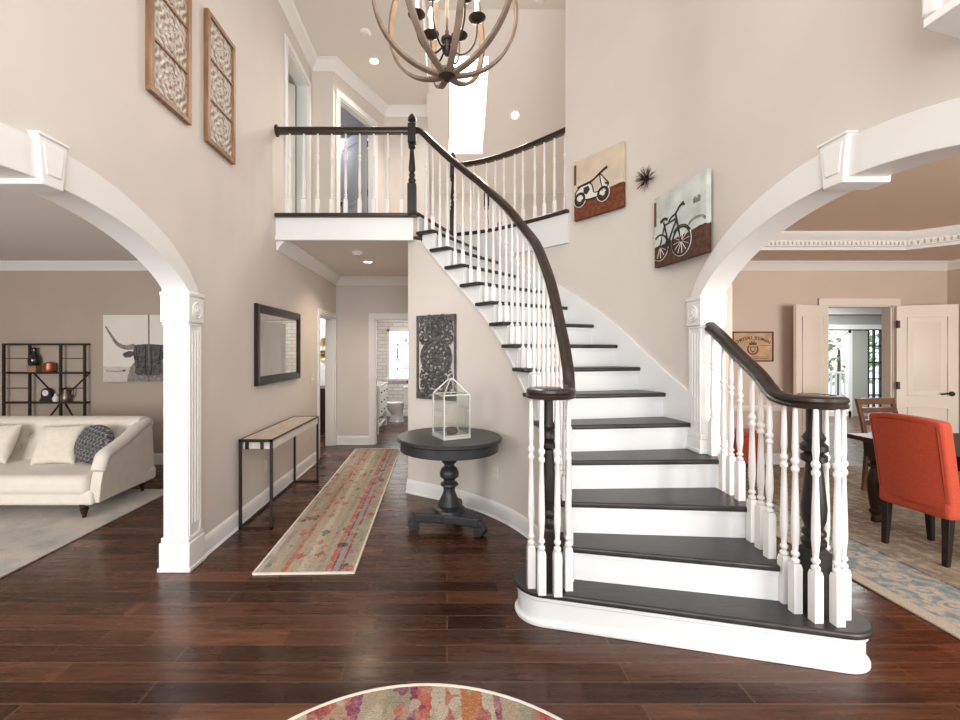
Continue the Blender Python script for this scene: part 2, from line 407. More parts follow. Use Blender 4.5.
        if sub:
            b = o.modifiers.new('sub', 'SUBSURF'); b.levels = sub; b.render_levels = sub
        return o

def tag(o, label=None, cat=None, group=None, kind=None):
    if label: o['label'] = label
    if cat: o['category'] = cat
    if group: o['group'] = group
    if kind: o['kind'] = kind
    return o
def thing(name, label, cat, loc=(0, 0, 0), rz=0, group=None):
    o = bpy.data.objects.new(name, None); COL.objects.link(o); o.location = loc; o.rotation_euler = (0, 0, rz)
    o.empty_display_size = .1
    return tag(o, label, cat, group)
def kids(o): return [c for c in bpy.data.objects if c.parent == o]
def dup(o, loc=None, rz=None, label=None, parent=None):
    c = o.copy(); COL.objects.link(c); c.parent = parent
    if loc is not None: c.location = loc
    if rz is not None: c.rotation_euler = (0, 0, rz)
    if label: c['label'] = label
    for k in kids(o): dup(k, parent=c)
    return c
def struct(mb, name, m, parent=None, **kw):
    o = mb.build(name, m, parent, **kw)
    if parent is None: o['kind'] = 'structure'
    return o
def spl(keys, k):
    """Catmull-Rom through a dict {k: point}"""
    ks = sorted(keys); k = min(max(k, ks[0]), ks[-1])
    for i in range(len(ks)-1):
        if k <= ks[i+1]: break
    k0, k1 = ks[i], ks[i+1]; t = (k-k0)/(k1-k0)
    p = lambda j: V(keys[ks[min(max(j, 0), len(ks)-1)]])
    a, b, c, d = p(i-1), p(i), p(i+1), p(i+2)
    if i == 0: a = b*2-c
    if i+2 > len(ks)-1: d = c*2-b
    return .5*((2*b)+(c-a)*t+(2*a-5*b+4*c-d)*t*t+(3*b-a-3*c+d)*t**3)
def smooth_path(pts, n=8):
    d = {i: p for i, p in enumerate(pts)}; m = (len(pts)-1)*n
    return [spl(d, i/n) for i in range(m+1)]
def lerp_tab(tab, x):
    if x <= tab[0][0]: return tab[0][1]
    for (a, u), (b, v) in zip(tab, tab[1:]):
        if x <= b: return u+(v-u)*(x-a)/(b-a)
    return tab[-1][1]

# ------------------------------------------------------------------ the stair's plan curves (metres)
RISE = .2
IN = {1: (.62, 2.42), 2: (.655, 2.57), 3: (.680, 2.74), 4: (.69, 2.96), 5: (.68, 3.23), 6: (.645, 3.50), 7: (.578, 3.70), 8: (.50, 3.86), 9: (.405, 4.01),
      10: (.29, 4.155), 11: (.15, 4.30), 12: (.003, 4.425), 13: (-.148, 4.53), 14: (-.29, 4.62), 15: (-.40, 4.69)}
OUT = {2: (1.77, 2.33), 3: (1.83, 2.65), 4: (1.86, 3.0), 5: (1.855, 3.31), 6: (1.812, 3.60), 7: (1.718, 3.86), 8: (1.603, 4.08), 9: (1.458, 4.31),
       10: (1.268, 4.56), 11: (1.052, 4.81), 12: (.84, 5.03), 13: (.635, 5.22), 14: (.39, 5.38), 15: (.10, 5.5)}
IN0 = IN
SHIFT = [(4, 0), (5, .2), (6, .45), (7, .7), (8, .85), (9, .95), (10, 1)]
IN = {k: tuple(spl(IN0, k-lerp_tab(SHIFT, k))) for k in range(1, 17)}
def inn(k, off=0):
    p = spl(IN, k)
    if off:
        t = spl(IN, min(k+.15, 16))-spl(IN, max(k-.15, 1)); t.normalize(); p = p+V((t.y, -t.x))*off
    return p
def out(k, off=0):
    p = spl(OUT, k)
    if off:
        t = spl(OUT, min(k+.15, 15))-spl(OUT, max(k-.15, 2)); t.normalize(); p = p+V((t.y, -t.x))*off
    return p
def frange(a, b, n): return [a+(b-a)*i/n for i in range(n+1)]

# ------------------------------------------------------------------ shell: floor, walls, ceilings
UP = 3.0; CE = 2.75; FC = 5.45
b = MB(); b.box(-7.2, 11.5, -1.8, 11, -.1, 0); struct(b, 'floor', M['floor'], smooth=False)

def arc_pts(yc, half, spring, rise, n=48):
    R_ = (half*half+rise*rise)/(2*rise)
    L = []
    for i in range(n+1):
        u = -math.cos(PI*i/n); seg_ = (math.sqrt(max(0, R_*R_-(u*half)**2))-(R_-rise))/rise
        L.append((yc+half*u, spring+rise*(.62*seg_+.38*math.sqrt(max(0, 1-u*u)))))
    return L
LA = dict(yc=2.0, half=1.09, spring=1.95, rise=.365)
RA = dict(yc=2.07, half=1.12, spring=1.935, rise=.415)
# left wall, lower storey: arch and the hall doorway are notches in one outline
b = MB(); a = arc_pts(**LA)
poly = [(-1.7, 0), (a[0][0], 0)]+a+[(a[-1][0], 0), (6.28, 0), (6.28, 2.07), (7.17, 2.07), (7.17, 0), (7.4, 0), (7.4, UP), (-1.7, UP)]
b.prism(poly, -1.98, -1.83, 'x'); struct(b, 'wall_left', M['wall'], smooth=False)
b = MB(); poly = [(-1.7, UP), (5.02, UP), (5.02, 5.04), (5.80, 5.04), (5.80, UP), (6.05, UP), (6.05, 5.6), (-1.7, 5.6)]
b.prism(poly, -1.98, -1.83, 'x'); struct(b, 'wall_left', M['wall'], smooth=False)
# right wall: arch, then the curve round the stair
b = MB(); a = arc_pts(**RA)
poly = [(-1.7, 0), (a[0][0], 0)]+a+[(a[-1][0], 0), (3.30, 0), (3.30, 6.3), (-1.7, 6.3)]
b.prism(poly, 1.86, 2.0, 'x'); struct(b, 'wall_right', M['wall'], smooth=False)
WC = [V((1.86, 3.2))]+[out(k) for k in frange(5, 10.15, 20)]
WC2 = [out(k) for k in frange(10.15, 15, 24)]
def wall_strip(mb, pts, off0, off1, z0, z1):
    L = []
    for i, p in enumerate(pts):
        t = (pts[min(i+1, len(pts)-1)]-pts[max(i-1, 0)]).normalized(); nrm = V((t.y, -t.x))
        q0, q1 = p+nrm*off0, p+nrm*off1
        za, zb = (z0(i) if callable(z0) else z0), (z1(i) if callable(z1) else z1)
        L.append([(q0.x, q0.y, za), (q1.x, q1.y, za), (q1.x, q1.y, zb), (q0.x, q0.y, zb)])
    return mb.bridge(L)
b = MB(); wall_strip(b, smooth_path(WC, 2), 0, .16, 0, 6.3); struct(b, 'wall_right', M['wall'])
b = MB(); wall_strip(b, WC2, .0, .16, 0, 2.9); struct(b, 'wall_stair', M['wall'])
# wall under the stair (inner curve) and the hall's right side
def nose(k): return RISE*k
KS = frange(2.05, 16, 84)
b = MB(); wall_strip(b, [inn(k, .075) for k in KS], 0, .06, 0, lambda i: max(.05, min(CE-.02, nose(KS[i])-.33))); struct(b, 'wall_stair', M['wall'])
b = MB(); c0 = inn(16, .075)
b.prism([(c0.x, c0.y), (-.425, 4.80), (-.425, 7.25), (-.32, 7.25), (-.32, 4.86), (c0.x+.05, c0.y+.05)], 0, CE); struct(b, 'wall_hall_right', M['wall'], smooth=False)
# hall end wall with the bathroom doorway
b = MB(); b.prism([(-1.83, 0), (-1.19, 0), (-1.19, 2.06), (-.43, 2.06), (-.43, 0), (-.32, 0), (-.32, CE), (-1.83, CE)], 7.25, 7.38, 'y'); struct(b, 'wall_hall_end', M['wall'], smooth=False)
# front wall behind the camera: window openings
b = MB()
b.box(-7.2, 11.5, -1.8, -1.7, 0, .45); b.box(-7.2, -6.4, -1.8, -1.7, .45, 6.3); b.box(-2.8, -1.65, -1.8, -1.7, .45, 6.3); b.box(1.65, 3.0, -1.8, -1.7, .45, 6.3); b.box(6.2, 7.0, -1.8, -1.7, .45, 6.3)
b.box(-6.4, -2.8, -1.8, -1.7, 2.5, 6.3); b.box(3.0, 6.2, -1.8, -1.7, 2.5, 6.3); b.box(-1.65, 1.65, -1.8, -1.7, 5.1, 6.3)
struct(b, 'wall_front', M['wall'], smooth=False)
# living room (left) and dining room (right)
b = MB(); b.box(-7.2, -1.97, 6.0, 6.12, 0, 2.9); struct(b, 'wall_living_back', M['living_wall'], smooth=False)
b = MB(); b.box(-7.2, -7.1, -1.7, 6.0, 0, 2.9); struct(b, 'wall_living_left', M['living_wall'], smooth=False)
b = MB(); b.box(-7.2, -2.01, -1.8, 6.1, CE, CE+.1); struct(b, 'ceiling_living', M['ceil'], smooth=False)
b = MB(); b.prism([(2.0, 0), (5.15, 0), (5.15, 2.16), (6.07, 2.16), (6.07, 0), (6.9, 0), (6.9, 3.2), (2.0, 3.2)], 6.0, 6.12, 'y'); struct(b, 'wall_dining_back', M['dining_wall'], smooth=False)
b = MB(); b.box(6.82, 6.94, -1.7, 6.0, 0, 3.2); struct(b, 'wall_dining_right', M['dining_wall'], smooth=False)
b = MB(); b.box(2.0, 2.14, 3.30, 6.0, 0, 3.2); struct(b, 'wall_dining_left', M['dining_wall'], smooth=False)
# tray ceiling with clipped corners
TX0, TX1, TY0, TY1, TCH = 2.9, 6.1, -.9, 5.27, .62
TR = [(TX0+TCH, TY0), (TX1-TCH, TY0), (TX1, TY0+TCH), (TX1, TY1-TCH), (TX1-TCH, TY1), (TX0+TCH, TY1), (TX0, TY1-TCH), (TX0, TY0+TCH)]
b = MB()
def quadz(pts): b.prism(pts, CE, CE+.05)
quadz([(2.0, -1.8), (6.94, -1.8), (6.94, TY0), (2.0, TY0)]); quadz([(2.0, TY1), (6.94, TY1), (6.94, 6.05), (2.0, 6.05)])
quadz([(2.0, TY0), (TX0, TY0), (TX0, TY1), (2.0, TY1)]); quadz([(TX1, TY0), (6.94, TY0), (6.94, TY1), (TX1, TY1)])
for c, s1, s2 in (((TX0, TY0), 1, 1), ((TX1, TY0), -1, 1), ((TX1, TY1), -1, -1), ((TX0, TY1), 1, -1)): quadz([c, (c[0]+s1*TCH, c[1]), (c[0], c[1]+s2*TCH)])
struct(b, 'ceiling_dining', M['tray'], smooth=False)
b = MB(); b.box(TX0-.1, TX1+.1, TY0-.1, TY1+.1, 2.94, 3.1); struct(b, 'ceiling_dining_tray', M['tray'], smooth=False)
b = MB(); b.moulding(TR, [(0, CE-.005), (.02, CE-.005), (.032, CE+.025), (.055, CE+.035), (.06, CE+.095), (.09, CE+.12), (.13, CE+.165), (.14, 2.94), (0, 2.94)], closed=True)
tr = struct(b, 'trim_dining_tray', M['white'])
d = MB()
for i in range(8):   # dentils along the tray moulding
    p, q = V(TR[i]), V(TR[(i+1) % 8]); L = (q-p).length; u = (q-p)/L; nn = V((-u.y, u.x)); n = int(L/.05)
    ang = math.atan2(u.y, u.x)
    if i not in (2, 3, 4, 5): continue
    for j in range(n):
        c = p+u*(j+.5)*L/n+nn*.066; T = Matrix.Translation((c.x, c.y, CE+.064)) @ Matrix.Rotation(ang, 4, 'Z')
        d.box(-.014, .014, -.03, .012, -.02, .02, T)
d.build('dentil_row', M['white'], tr, smooth=False)['kind'] = 'stuff'
CROWN = [(0, -.115), (.012, -.115), (.02, -.095), (.035, -.075), (.07, -.04), (.085, -.02), (.10, -.012), (.10, 0), (0, 0)]
def crown(path, z, name, m=None, k=1.0):
    b = MB(); b.moulding(path, [(o*k, z+h*k) for o, h in CROWN]); return struct(b, name, m or M['white'])
crown([(-1.98, 6.0), (-7.1, 6.0)][::1], CE, 'trim_living_crown')
crown([(6.82, -1.7), (6.82, 6.0), (2.14, 6.0)], CE, 'trim_dining_crown')
crown([(-.425, 7.25), (-1.83, 7.25), (-1.83, 4.72)], CE, 'trim_hall_crown', k=1.1)
# dining chair rail and baseboards
b = MB(); b.moulding([(5.05, 6.0), (2.14, 6.0)], [(0, .72), (.012, .72), (.02, .74), (.03, .755), (.03, .78), (.012, .80), (0, .80)])
struct(b, 'trim_chair_rail', M['door'])
BASE = [(0, 0), (.018, 0), (.018, .10), (.014, .12), (.006, .14), (0, .145)]
def base(path, name, shoe=True):
    b = MB(); b.moulding(path, BASE)
    if shoe: b.moulding(path, [(0, 0), (.03, 0), (.026, .012), (.018, .02), (0, .02)])
    return struct(b, name, M['white'])
base([(-1.83, 6.19), (-1.83, 3.25)], 'baseboard_left'); base([(-1.29, 7.25), (-1.83, 7.25)], 'baseboard_hall_end')
base([(-1.98, 6.0), (-7.1, 6.0)], 'baseboard_living'); base([(5.03, 6.0), (2.14, 6.0)], 'baseboard_dining')
base([inn(k, .075) for k in frange(2.9, 16, 60)]+[V((-.425, 4.80)), V((-.425, 7.25))], 'baseboard_stair')

# upper floor slab: landing, and the gallery that wraps round the stair well
gal = [out(k) for k in frange(15, 10.0, 24)]
slab = [(-1.83, 4.72), (-.30, 4.70)]+[(p.x, p.y) for p in gal]+[(3.2, 4.75), (3.2, 8.05), (-1.83, 8.05)]
b = MB(); b.prism(slab, CE+.02, UP-.002); struct(b, 'floor_upper', M['carpet'], smooth=False)
b = MB(); b.prism([(-1.83, 4.73), (-.40, 4.73), (-.40, 7.25), (-1.83, 7.25)], CE, CE+.015); struct(b, 'ceiling_hall', M['ceil'], smooth=False)
b = MB(); b.box(-1.83, -.36, 4.695, 4.73, CE-.03, UP-.035); b.box(-1.83, -.36, 4.68, 4.70, CE-.03, CE+.02); struct(b, 'trim_landing_fascia', M['riser'], bevel=.004)
b = MB(); b.box(-1.83, -.34, 4.655, 4.78, UP-.036, UP+.006); struct(b, 'trim_landing_nosing', M['rail'], bevel=.010)
b = MB(); wall_strip(b, gal, 0.001, .03, 2.66, UP-.035); struct(b, 'trim_gallery_fascia', M['riser'])
b = MB(); wall_strip(b, gal, -.1, .05, UP-.036, UP+.006); struct(b, 'trim_gallery_nosing', M['rail'], bevel=.008)
# riser and nosing where the stair meets the landing are parts of the stair (below)

# upper walls
uw = [(-1.83, 5.95), (-1.54, 5.95), (-1.01, 7.10), (-.31, 7.10), (-.31, 8.0)]
b = MB(); b.box(-2.01, -1.54, 5.95, 6.05, UP, FC); struct(b, 'wall_upper_end', M['wall'], smooth=False)
dl = V((.53, 1.15)); DL = dl.length; ud = dl/DL; angd = math.atan2(ud.y, ud.x)
TD = Matrix.Translation((-1.54, 5.95, UP)) @ Matrix.Rotation(angd, 4, 'Z')
b = MB(); L = [TD @ V((x, 0, z)) for x, z in ((0, 0), (.13, 0), (.13, 2.04), (.97, 2.04), (.97, 0), (DL, 0), (DL, 2.45), (0, 2.45))]
L2 = [TD @ V((x, .1, z)) for x, z in ((0, 0), (.13, 0), (.13, 2.04), (.97, 2.04), (.97, 0), (DL, 0), (DL, 2.45), (0, 2.45))]
b.bridge([L, L2]); struct(b, 'wall_upper_angled', M['wall'], smooth=False)
b = MB(); b.box(-1.03, -.31, 7.10, 7.2, UP, FC); b.box(-.40, -.31, 7.2, 8.0, UP, FC); struct(b, 'wall_upper_back', M['wall'], smooth=False)
b = MB(); b.box(-.40, 3.2, 8.0, 8.1, UP, 4.45); struct(b, 'wall_upper_knee', M['wall'], smooth=False)
b = MB(); b.box(3.2, 3.3, 4.6, 8.1, UP, 6.3); struct(b, 'wall_upper_right', M['wall'], smooth=False)
crown([(-.31, 7.10), (-1.01, 7.10), (-1.54, 5.95), (-1.83, 5.95), (-1.83, -1.7)], FC, 'trim_upper_crown', k=1.15)
# flat ceiling on the left and over the foyer, sloping ceiling with skylight over the gallery
b = MB(); b.box(-2.05, -.30, -1.8, 8.1, FC, FC+.1); struct(b, 'ceiling', M['ceil'], smooth=False)
b = MB(); b.box(-.30, -.28, -1.8, 8.1, FC, 6.2); struct(b, 'wall_vault_side', M['ceil'], smooth=False)
SL = math.atan(.8)
def slope_z(y): return 4.4+.8*(8.0-y)
y_top = 8.0-(6.1-4.4)/.8
SKY = (.02, .60, 6.30, 7.42)   # x0, x1, y0, y1 of the opening
b = MB()
def slab_s(x0, x1, y0, y1):
    z0, z1 = slope_z(y0), slope_z(y1)
    b.bridge([[(x0, y0, z0), (x1, y0, z0), (x1, y0, z0+.3), (x0, y0, z0+.3)], [(x0, y1, z1), (x1, y1, z1), (x1, y1, z1+.3), (x0, y1, z1+.3)]])
slab_s(-.31, SKY[0], y_top, 8.05); slab_s(SKY[1], 3.3, y_top, 8.05); slab_s(SKY[0], SKY[1], y_top, SKY[2]); slab_s(SKY[0], SKY[1], SKY[3], 8.05)
struct(b, 'ceiling_slope', M['ceil'], smooth=False)
b = MB(); b.box(-.30, 3.3, -1.8, y_top+.02, 6.1, 6.2); struct(b, 'ceiling_vault', M['ceil'], smooth=False)
b = MB()   # skylight shaft lining and its pane
nv = V((0, .8, 1)).normalized()*.24
def sk(x, y, k=0): return V((x, y, slope_z(y)-.004))+nv*k
x0, x1, y0, y1 = SKY; x0 += .004; x1 -= .004; y0 += .004; y1 -= .004
for (xa, ya), (xb, yb) in (((x0, y1), (x1, y1)), ((x0, y0), (x0, y1)), ((x1, y0), (x1, y1)), ((x0, y0), (x1, y0))):
    b.face([sk(xa, ya), sk(xb, yb), sk(xb, yb, 1), sk(xa, ya, 1)])
fr = struct(b, 'window_1', M['riser'], smooth=False)
b = MB(); b.face([sk(x0, y0, .98), sk(x1, y0, .98), sk(x1, y1, .98), sk(x0, y1, .98)]); b.build('pane', M['sky_glass'], fr, smooth=False)
b = MB()
for p, q in (((x0, y1), (x1, y1)), ((x0, y0), (x0, y1)), ((x1, y0), (x1, y1))): b.bar(sk(*p, .93), sk(*q, .93), .035, .02)
b.build('sash', M['pale_wood'], fr, smooth=False)
area_dummy = None

# rooms seen through openings ------------------------------------------------
# kitchen side beyond the hall's left doorway
b = MB(); b.box(-4.2, -1.9, 8.9, 9.0, 0, 2.9); b.box(-4.3, -4.2, 6.12, 9.0, 0, 2.9); b.box(-2.0, -1.9, 7.4, 9.0, 0, 2.9); struct(b, 'wall_kitchen', M['kitchen_wall'], smooth=False)
b = MB(); b.box(-4.3, -1.83, 6.1, 9.0, CE, 2.9); struct(b, 'ceiling_kitchen', M['white'], smooth=False)
# bathroom
b = MB(); b.box(-1.78, -1.70, 7.38, 10.5, 0, CE); b.box(-1.70, .9, 10.4, 10.5, 0, .90); b.box(-1.70, -1.36, 10.4, 10.5, .9, CE); b.box(-.58, .9, 10.4, 10.5, .9, CE); b.box(-1.36, -.58, 10.4, 10.5, 2.02, CE); b.box(.9, .98, 7.38, 10.5, 0, CE)
struct(b, 'wall_bath', M['brick'], smooth=False)
b = MB(); b.box(-1.78, .98, 7.3, 10.5, CE, 2.9); struct(b, 'ceiling_bath', M['white'], smooth=False)
base([(.9, 10.4), (-1.7, 10.4), (-1.7, 7.4)], 'baseboard_bath', False)
b = MB()
for x0, x1, z0, z1 in ((-1.42, -1.35, .86, 2.06), (-.60, -.53, .86, 2.06), (-1.42, -.53, 2.0, 2.07)): b.box(x0, x1, 10.37, 10.42, z0, z1)
b.box(-1.45, -.50, 10.34, 10.42, .84, .90); fr = struct(b, 'window_2', M['white'], smooth=False, bevel=.004)
b = MB(); b.box(-1.36, -.58, 10.44, 10.45, .9, 2.02); b.build('pane', M['sky_glass'], fr, smooth=False)
b = MB()    # leaded tracery
for x in (-1.17, -.97, -.77): b.box(x-.012, x+.012, 10.42, 10.435, .9, 2.02)
for z in (1.12, 1.40, 1.68): b.box(-1.36, -.58, 10.42, 10.435, z-.012, z+.012)
b.tube([(-.97+.22*math.cos(t), 10.43, 1.50+.33*math.sin(t)) for t in frange(0, 2*PI, 24)], .012, 6)
b.tube([(-.97, 10.43, 1.83), (-.83, 10.43, 1.5), (-.97, 10.43, 1.17), (-1.11, 10.43, 1.5), (-.97, 10.43, 1.83)], .012, 6)
b.build('leading', M['ink_grey'], fr)
# sunroom beyond the dining room doors
b = MB(); b.box(4.4, 4.5, 6.12, 10.5, 0, 3); b.box(11.4, 11.5, 6.0, 10.5, 0, 3); b.box(4.5, 8.35, 10.4, 10.5, 0, 3); b.box(9.56, 9.95, 10.4, 10.5, 0, 2.06); b.box(10.55, 11.4, 10.4, 10.5, 0, 2.06); b.box(8.35, 11.4, 10.4, 10.5, 2.06, 3); b.box(6.94, 11.4, 6.02, 6.12, 0, 3)
struct(b, 'wall_sunroom', M['grey_green'], smooth=False)
b = MB(); b.box(4.4, 11.5, 6.12, 10.5, 2.72, 2.9); struct(b, 'ceiling_sunroom', M['white'], smooth=False)
b = MB(); b.box(4.5, 11.4, 10.33, 10.42, 2.05, 2.16); b.box(4.5, 11.4, 10.30, 10.42, 2.40, 2.72); struct(b, 'trim_sunroom_header', M['white'], smooth=False)
b = MB()
for x in (8.35, 8.96, 9.52): b.box(x-.045, x+.045, 10.38, 10.46, 0, 2.06)
b.box(8.35, 9.54, 10.38, 10.46, 1.97, 2.06); b.box(8.35, 9.54, 10.38, 10.46, 0, .12); struct(b, 'door_7', M['white'], smooth=False)
b = MB()
for x in (9.96, 10.10, 10.25, 10.40, 10.54): b.box(x-.014, x+.014, 10.39, 10.44, .1, 2.06)
for z in (.12, .5, .88, 1.27, 1.66, 2.04): b.box(9.95, 10.55, 10.39, 10.44, z-.014, z+.014)
struct(b, 'window_3', M['charcoal'], smooth=False)
b = MB(); b.box(6, 16, 10.5, 16, -.12, -.02); struct(b, 'ground_deck', M['deck'], smooth=False)
# rooms upstairs
b = MB(); b.box(-3.9, -3.8, 4.3, 6.6, UP, FC); b.box(-3.8, -1.98, 6.5, 6.6, UP, FC); b.box(-3.8, -1.98, 4.3, 4.4, UP, FC); struct(b, 'wall_teal_bedroom', M['teal'], smooth=False)
b = MB(); b.box(-3.9, -2.0, 4.3, 6.6, FC, FC+.1); b.box(-3.9, -2.01, 4.3, 6.6, UP-.1, UP); struct(b, 'ceiling_bedroom', M['ceil'], smooth=False)
b = MB(); b.box(-2.7, -2.6, 6.6, 8.6, UP, FC); b.box(-2.6, -.42, 8.5, 8.6, UP, FC); b.box(-2.6, -.4, 6.6, 8.6, UP-.08, UP-.003); b.box(-.46, -.41, 7.2, 8.5, UP, FC)
struct(b, 'wall_lavender_bedroom', M['lav'], smooth=False)

# ------------------------------------------------------------------ arches, pilasters, keystones
def arch_trim(side, A, name):
    s = -1 if side == 'left' else 1
    xf, xb = (1.81, 1.995) if s < 0 else (1.835, 2.015)     # foyer face, far face
    n = 48; w1, w2 = .125, .165
    inner = arc_pts(A['yc'], A['half']-.010, A['spring'], A['rise']-.012, n)
    outer = arc_pts(A['yc'], A['half']+w1, A['spring'], A['rise']+w2, n)
    b = MB(); b.bridge([[(s*xf, *p), (s*xf, *q), (s*xb, *q), (s*xb, *p)] for p, q in zip(inner, outer)])
    o = struct(b, name, M['white'], bevel=.004)
    # keystone wraps the face, the soffit and the far face
    yc = A['yc']; zb = A['spring']+A['rise']-.035; zt = A['spring']+A['rise']+w2+.018
    b = MB(); b.prism([(yc-.055, zb), (yc+.055, zb), (yc+.076, zt), (yc-.076, zt)], s*(xf-.022), s*(xb+.02), 'x')
    k = b.build('keystone', M['white'], o, bevel=.006)
    b = MB(); b.prism([(yc-.036, zb+.05), (yc+.036, zb+.05), (yc+.054, zt-.03), (yc-.054, zt-.03)], s*(xf-.027), s*(xf-.02), 'x')
    b.prism([(yc-.078, zt-.007), (yc+.078, zt-.007), (yc+.081, zt+.007), (yc-.081, zt+.007)], s*(xf-.03), s*(xf+.03), 'x')
    b.build('keystone_panel', M['white'], k, bevel=.004)
    return o
arch_trim('left', LA, 'trim_arch_left'); arch_trim('right', RA, 'trim_arch_right')

def pilaster(s, yj, dirn, z0, ztop, name):
    """yj: plane of the jamb face; dirn: +1 when the pilaster runs away from the opening towards +y"""
    xf, xb = (1.81, 1.985) if s < 0 else (1.837, 2.0)
    ya, yb = (yj-.012, yj+.15) if dirn > 0 else (yj-.15, yj+.012)
    zc = ztop-.215
    def bx(b, ex, z0, z1): b.box(min(s*(xf-ex), s*(xb+ex)), max(s*(xf-ex), s*(xb+ex)), ya-ex, yb+ex, z0, z1)
    b = MB(); bx(b, 0, z0, ztop-.01); o = struct(b, name, M['white'], bevel=.004)
    b = MB()
    hb = .20 if z0 == 0 else .10
    bx(b, .020, z0, z0+hb); bx(b, .011, z0+hb, z0+hb+.035); bx(b, .028, z0, z0+.03); b.build('plinth', M['white'], o, bevel=.006)
    b = MB(); bx(b, .007, zc-.02, zc); bx(b, .014, zc, ztop-.03); bx(b, .018, ztop-.03, ztop); c = b.build('capital', M['white'], o, bevel=.005)
    ym = (ya+yb)/2; xs = s*(xf-.014)
    b = MB()
    T = Matrix.Translation((xs, ym, zc+.09)) @ Matrix.Rotation(s*-PI/2, 4, 'Y')
    b.lathe([(.060, 0), (.060, .006), (.055, .011), (.048, .005), (.040, .005), (.036, .012), (.03, .006), (.02, .006), (.016, .016), (0, .018)], seg=24, T=T)
    for k in range(8):
        a = k*PI/4; c2 = T @ V((.03*math.cos(a), .03*math.sin(a), .006)); b.ball(c2, (.006, .010, .010), 8, 5)
    b.build('rosette', M['white'], c)
    b = MB()
    for k in range(3):     # reeds between flutes
        y = ym+(k-1)*.036; b.cyl((s*xf, y, z0+hb+.12), (s*xf, y, zc-.06), .008, seg=10); b.ball((s*xf, y, z0+hb+.12), .008, 8, 6); b.ball((s*xf, y, zc-.06), .008, 8, 6)
    for sg in (-1, 1): b.box(min(s*(xf-.007), s*xf), max(s*(xf-.007), s*xf), ym+sg*.066-.008, ym+sg*.066+.008, z0+hb+.04, zc-.02)
    b.build('fluting', M['white'], o)
    return o
pilaster(-1, 3.09, 1, 0, 1.955, 'trim_pilaster_left'); pilaster(-1, .91, -1, 0, 1.955, 'trim_pilaster_left')
pilaster(1, 3.19, 1, .80, 1.94, 'trim_pilaster_right'); pilaster(1, .95, -1, 0, 1.94, 'trim_pilaster_right')
# white boxed soffit high on the right wall
b = MB(); b.prism([(1.615, -.2), (1.615, 1.47), (1.86, 1.535), (1.86, -.2)], 2.65, 3.4); so = struct(b, 'trim_soffit_box', M['wall'], smooth=False)
b = MB(); b.box(1.595, 1.64, 1.435, 1.485, 2.655, 3.4); b.build('corner_moulding', M['white'], so, bevel=.012, seg=3)
b = MB(); b.prism([(1.60, -.2), (1.60, 1.48), (1.859, 1.55), (1.859, -.2)], 2.622, 2.655); b.build('soffit_board', M['white'], so, bevel=.004)

# ------------------------------------------------------------------ door casings and doors
def casing_x(x, y0, y1, ztop, z0, facing, name, depth=.18, w=.085):
    """casing round an opening in a wall of constant x; facing = sign of the room side"""
    b = MB(); t = .02*facing
    xa, xb = min(x, x+t), max(x, x+t)
    b.box(xa, xb, y0-w, y0, z0, ztop+w); b.box(xa, xb, y1, y1+w, z0, ztop+w); b.box(xa, xb, y0, y1, ztop, ztop+w)
    xj0, xj1 = min(x, x-facing*depth), max(x, x-facing*depth)
    b.box(xj0, xj1, y0-.001, y0+.018, z0, ztop); b.box(xj0, xj1, y1-.018, y1+.001, z0, ztop); b.box(xj0, xj1, y0, y1, ztop-.018, ztop+.001)
    return struct(b, name, M['white'], bevel=.004)
def casing_y(y, x0, x1, ztop, name, depth=.13, w=.085, m=None, ear=0):
    b = MB()
    b.box(x0-w, x0, y-.02, y, 0, ztop+w); b.box(x1, x1+w, y-.02, y, 0, ztop+w); b.box(x0-ear, x1+ear, y-.022, y, ztop, ztop+w)
    b.box(x0-.001, x0+.018, y, y+depth, 0, ztop); b.box(x1-.018, x1+.001, y, y+depth, 0, ztop); b.box(x0, x1, y, y+depth, ztop-.018, ztop+.001)
    return struct(b, name, m or M['white'], bevel=.004)
casing_x(-1.83, 6.28, 7.17, 2.07, 0, 1, 'trim_hall_doorway', depth=.15, w=.078)
casing_x(-1.83, 5.02, 5.80, 5.04, UP, 1, 'trim_upper_doorway', depth=.15, w=.075)
casing_y(7.25, -1.19, -.50, 2.06, 'trim_bath_doorway', w=.10)
casing_y(6.0, 5.15, 6.07, 2.16, 'trim_dining_doorway', w=.095, m=M['door'], ear=.095)
b = MB()
def bxd(x0, x1, y0, y1, z0, z1): b.box(x0, x1, y0, y1, z0, z1, TD)
bxd(.05, .13, -.02, 0, 0, 2.12); bxd(.97, 1.05, -.02, 0, 0, 2.12); bxd(.13, .97, -.02, 0, 2.04, 2.12); bxd(.13, .148, 0, .1, 0, 2.04); bxd(.952, .97, 0, .1, 0, 2.04); bxd(.13, .97, 0, .1, 2.022, 2.04)
struct(b, 'trim_angled_doorway', M['white'], bevel=.004)

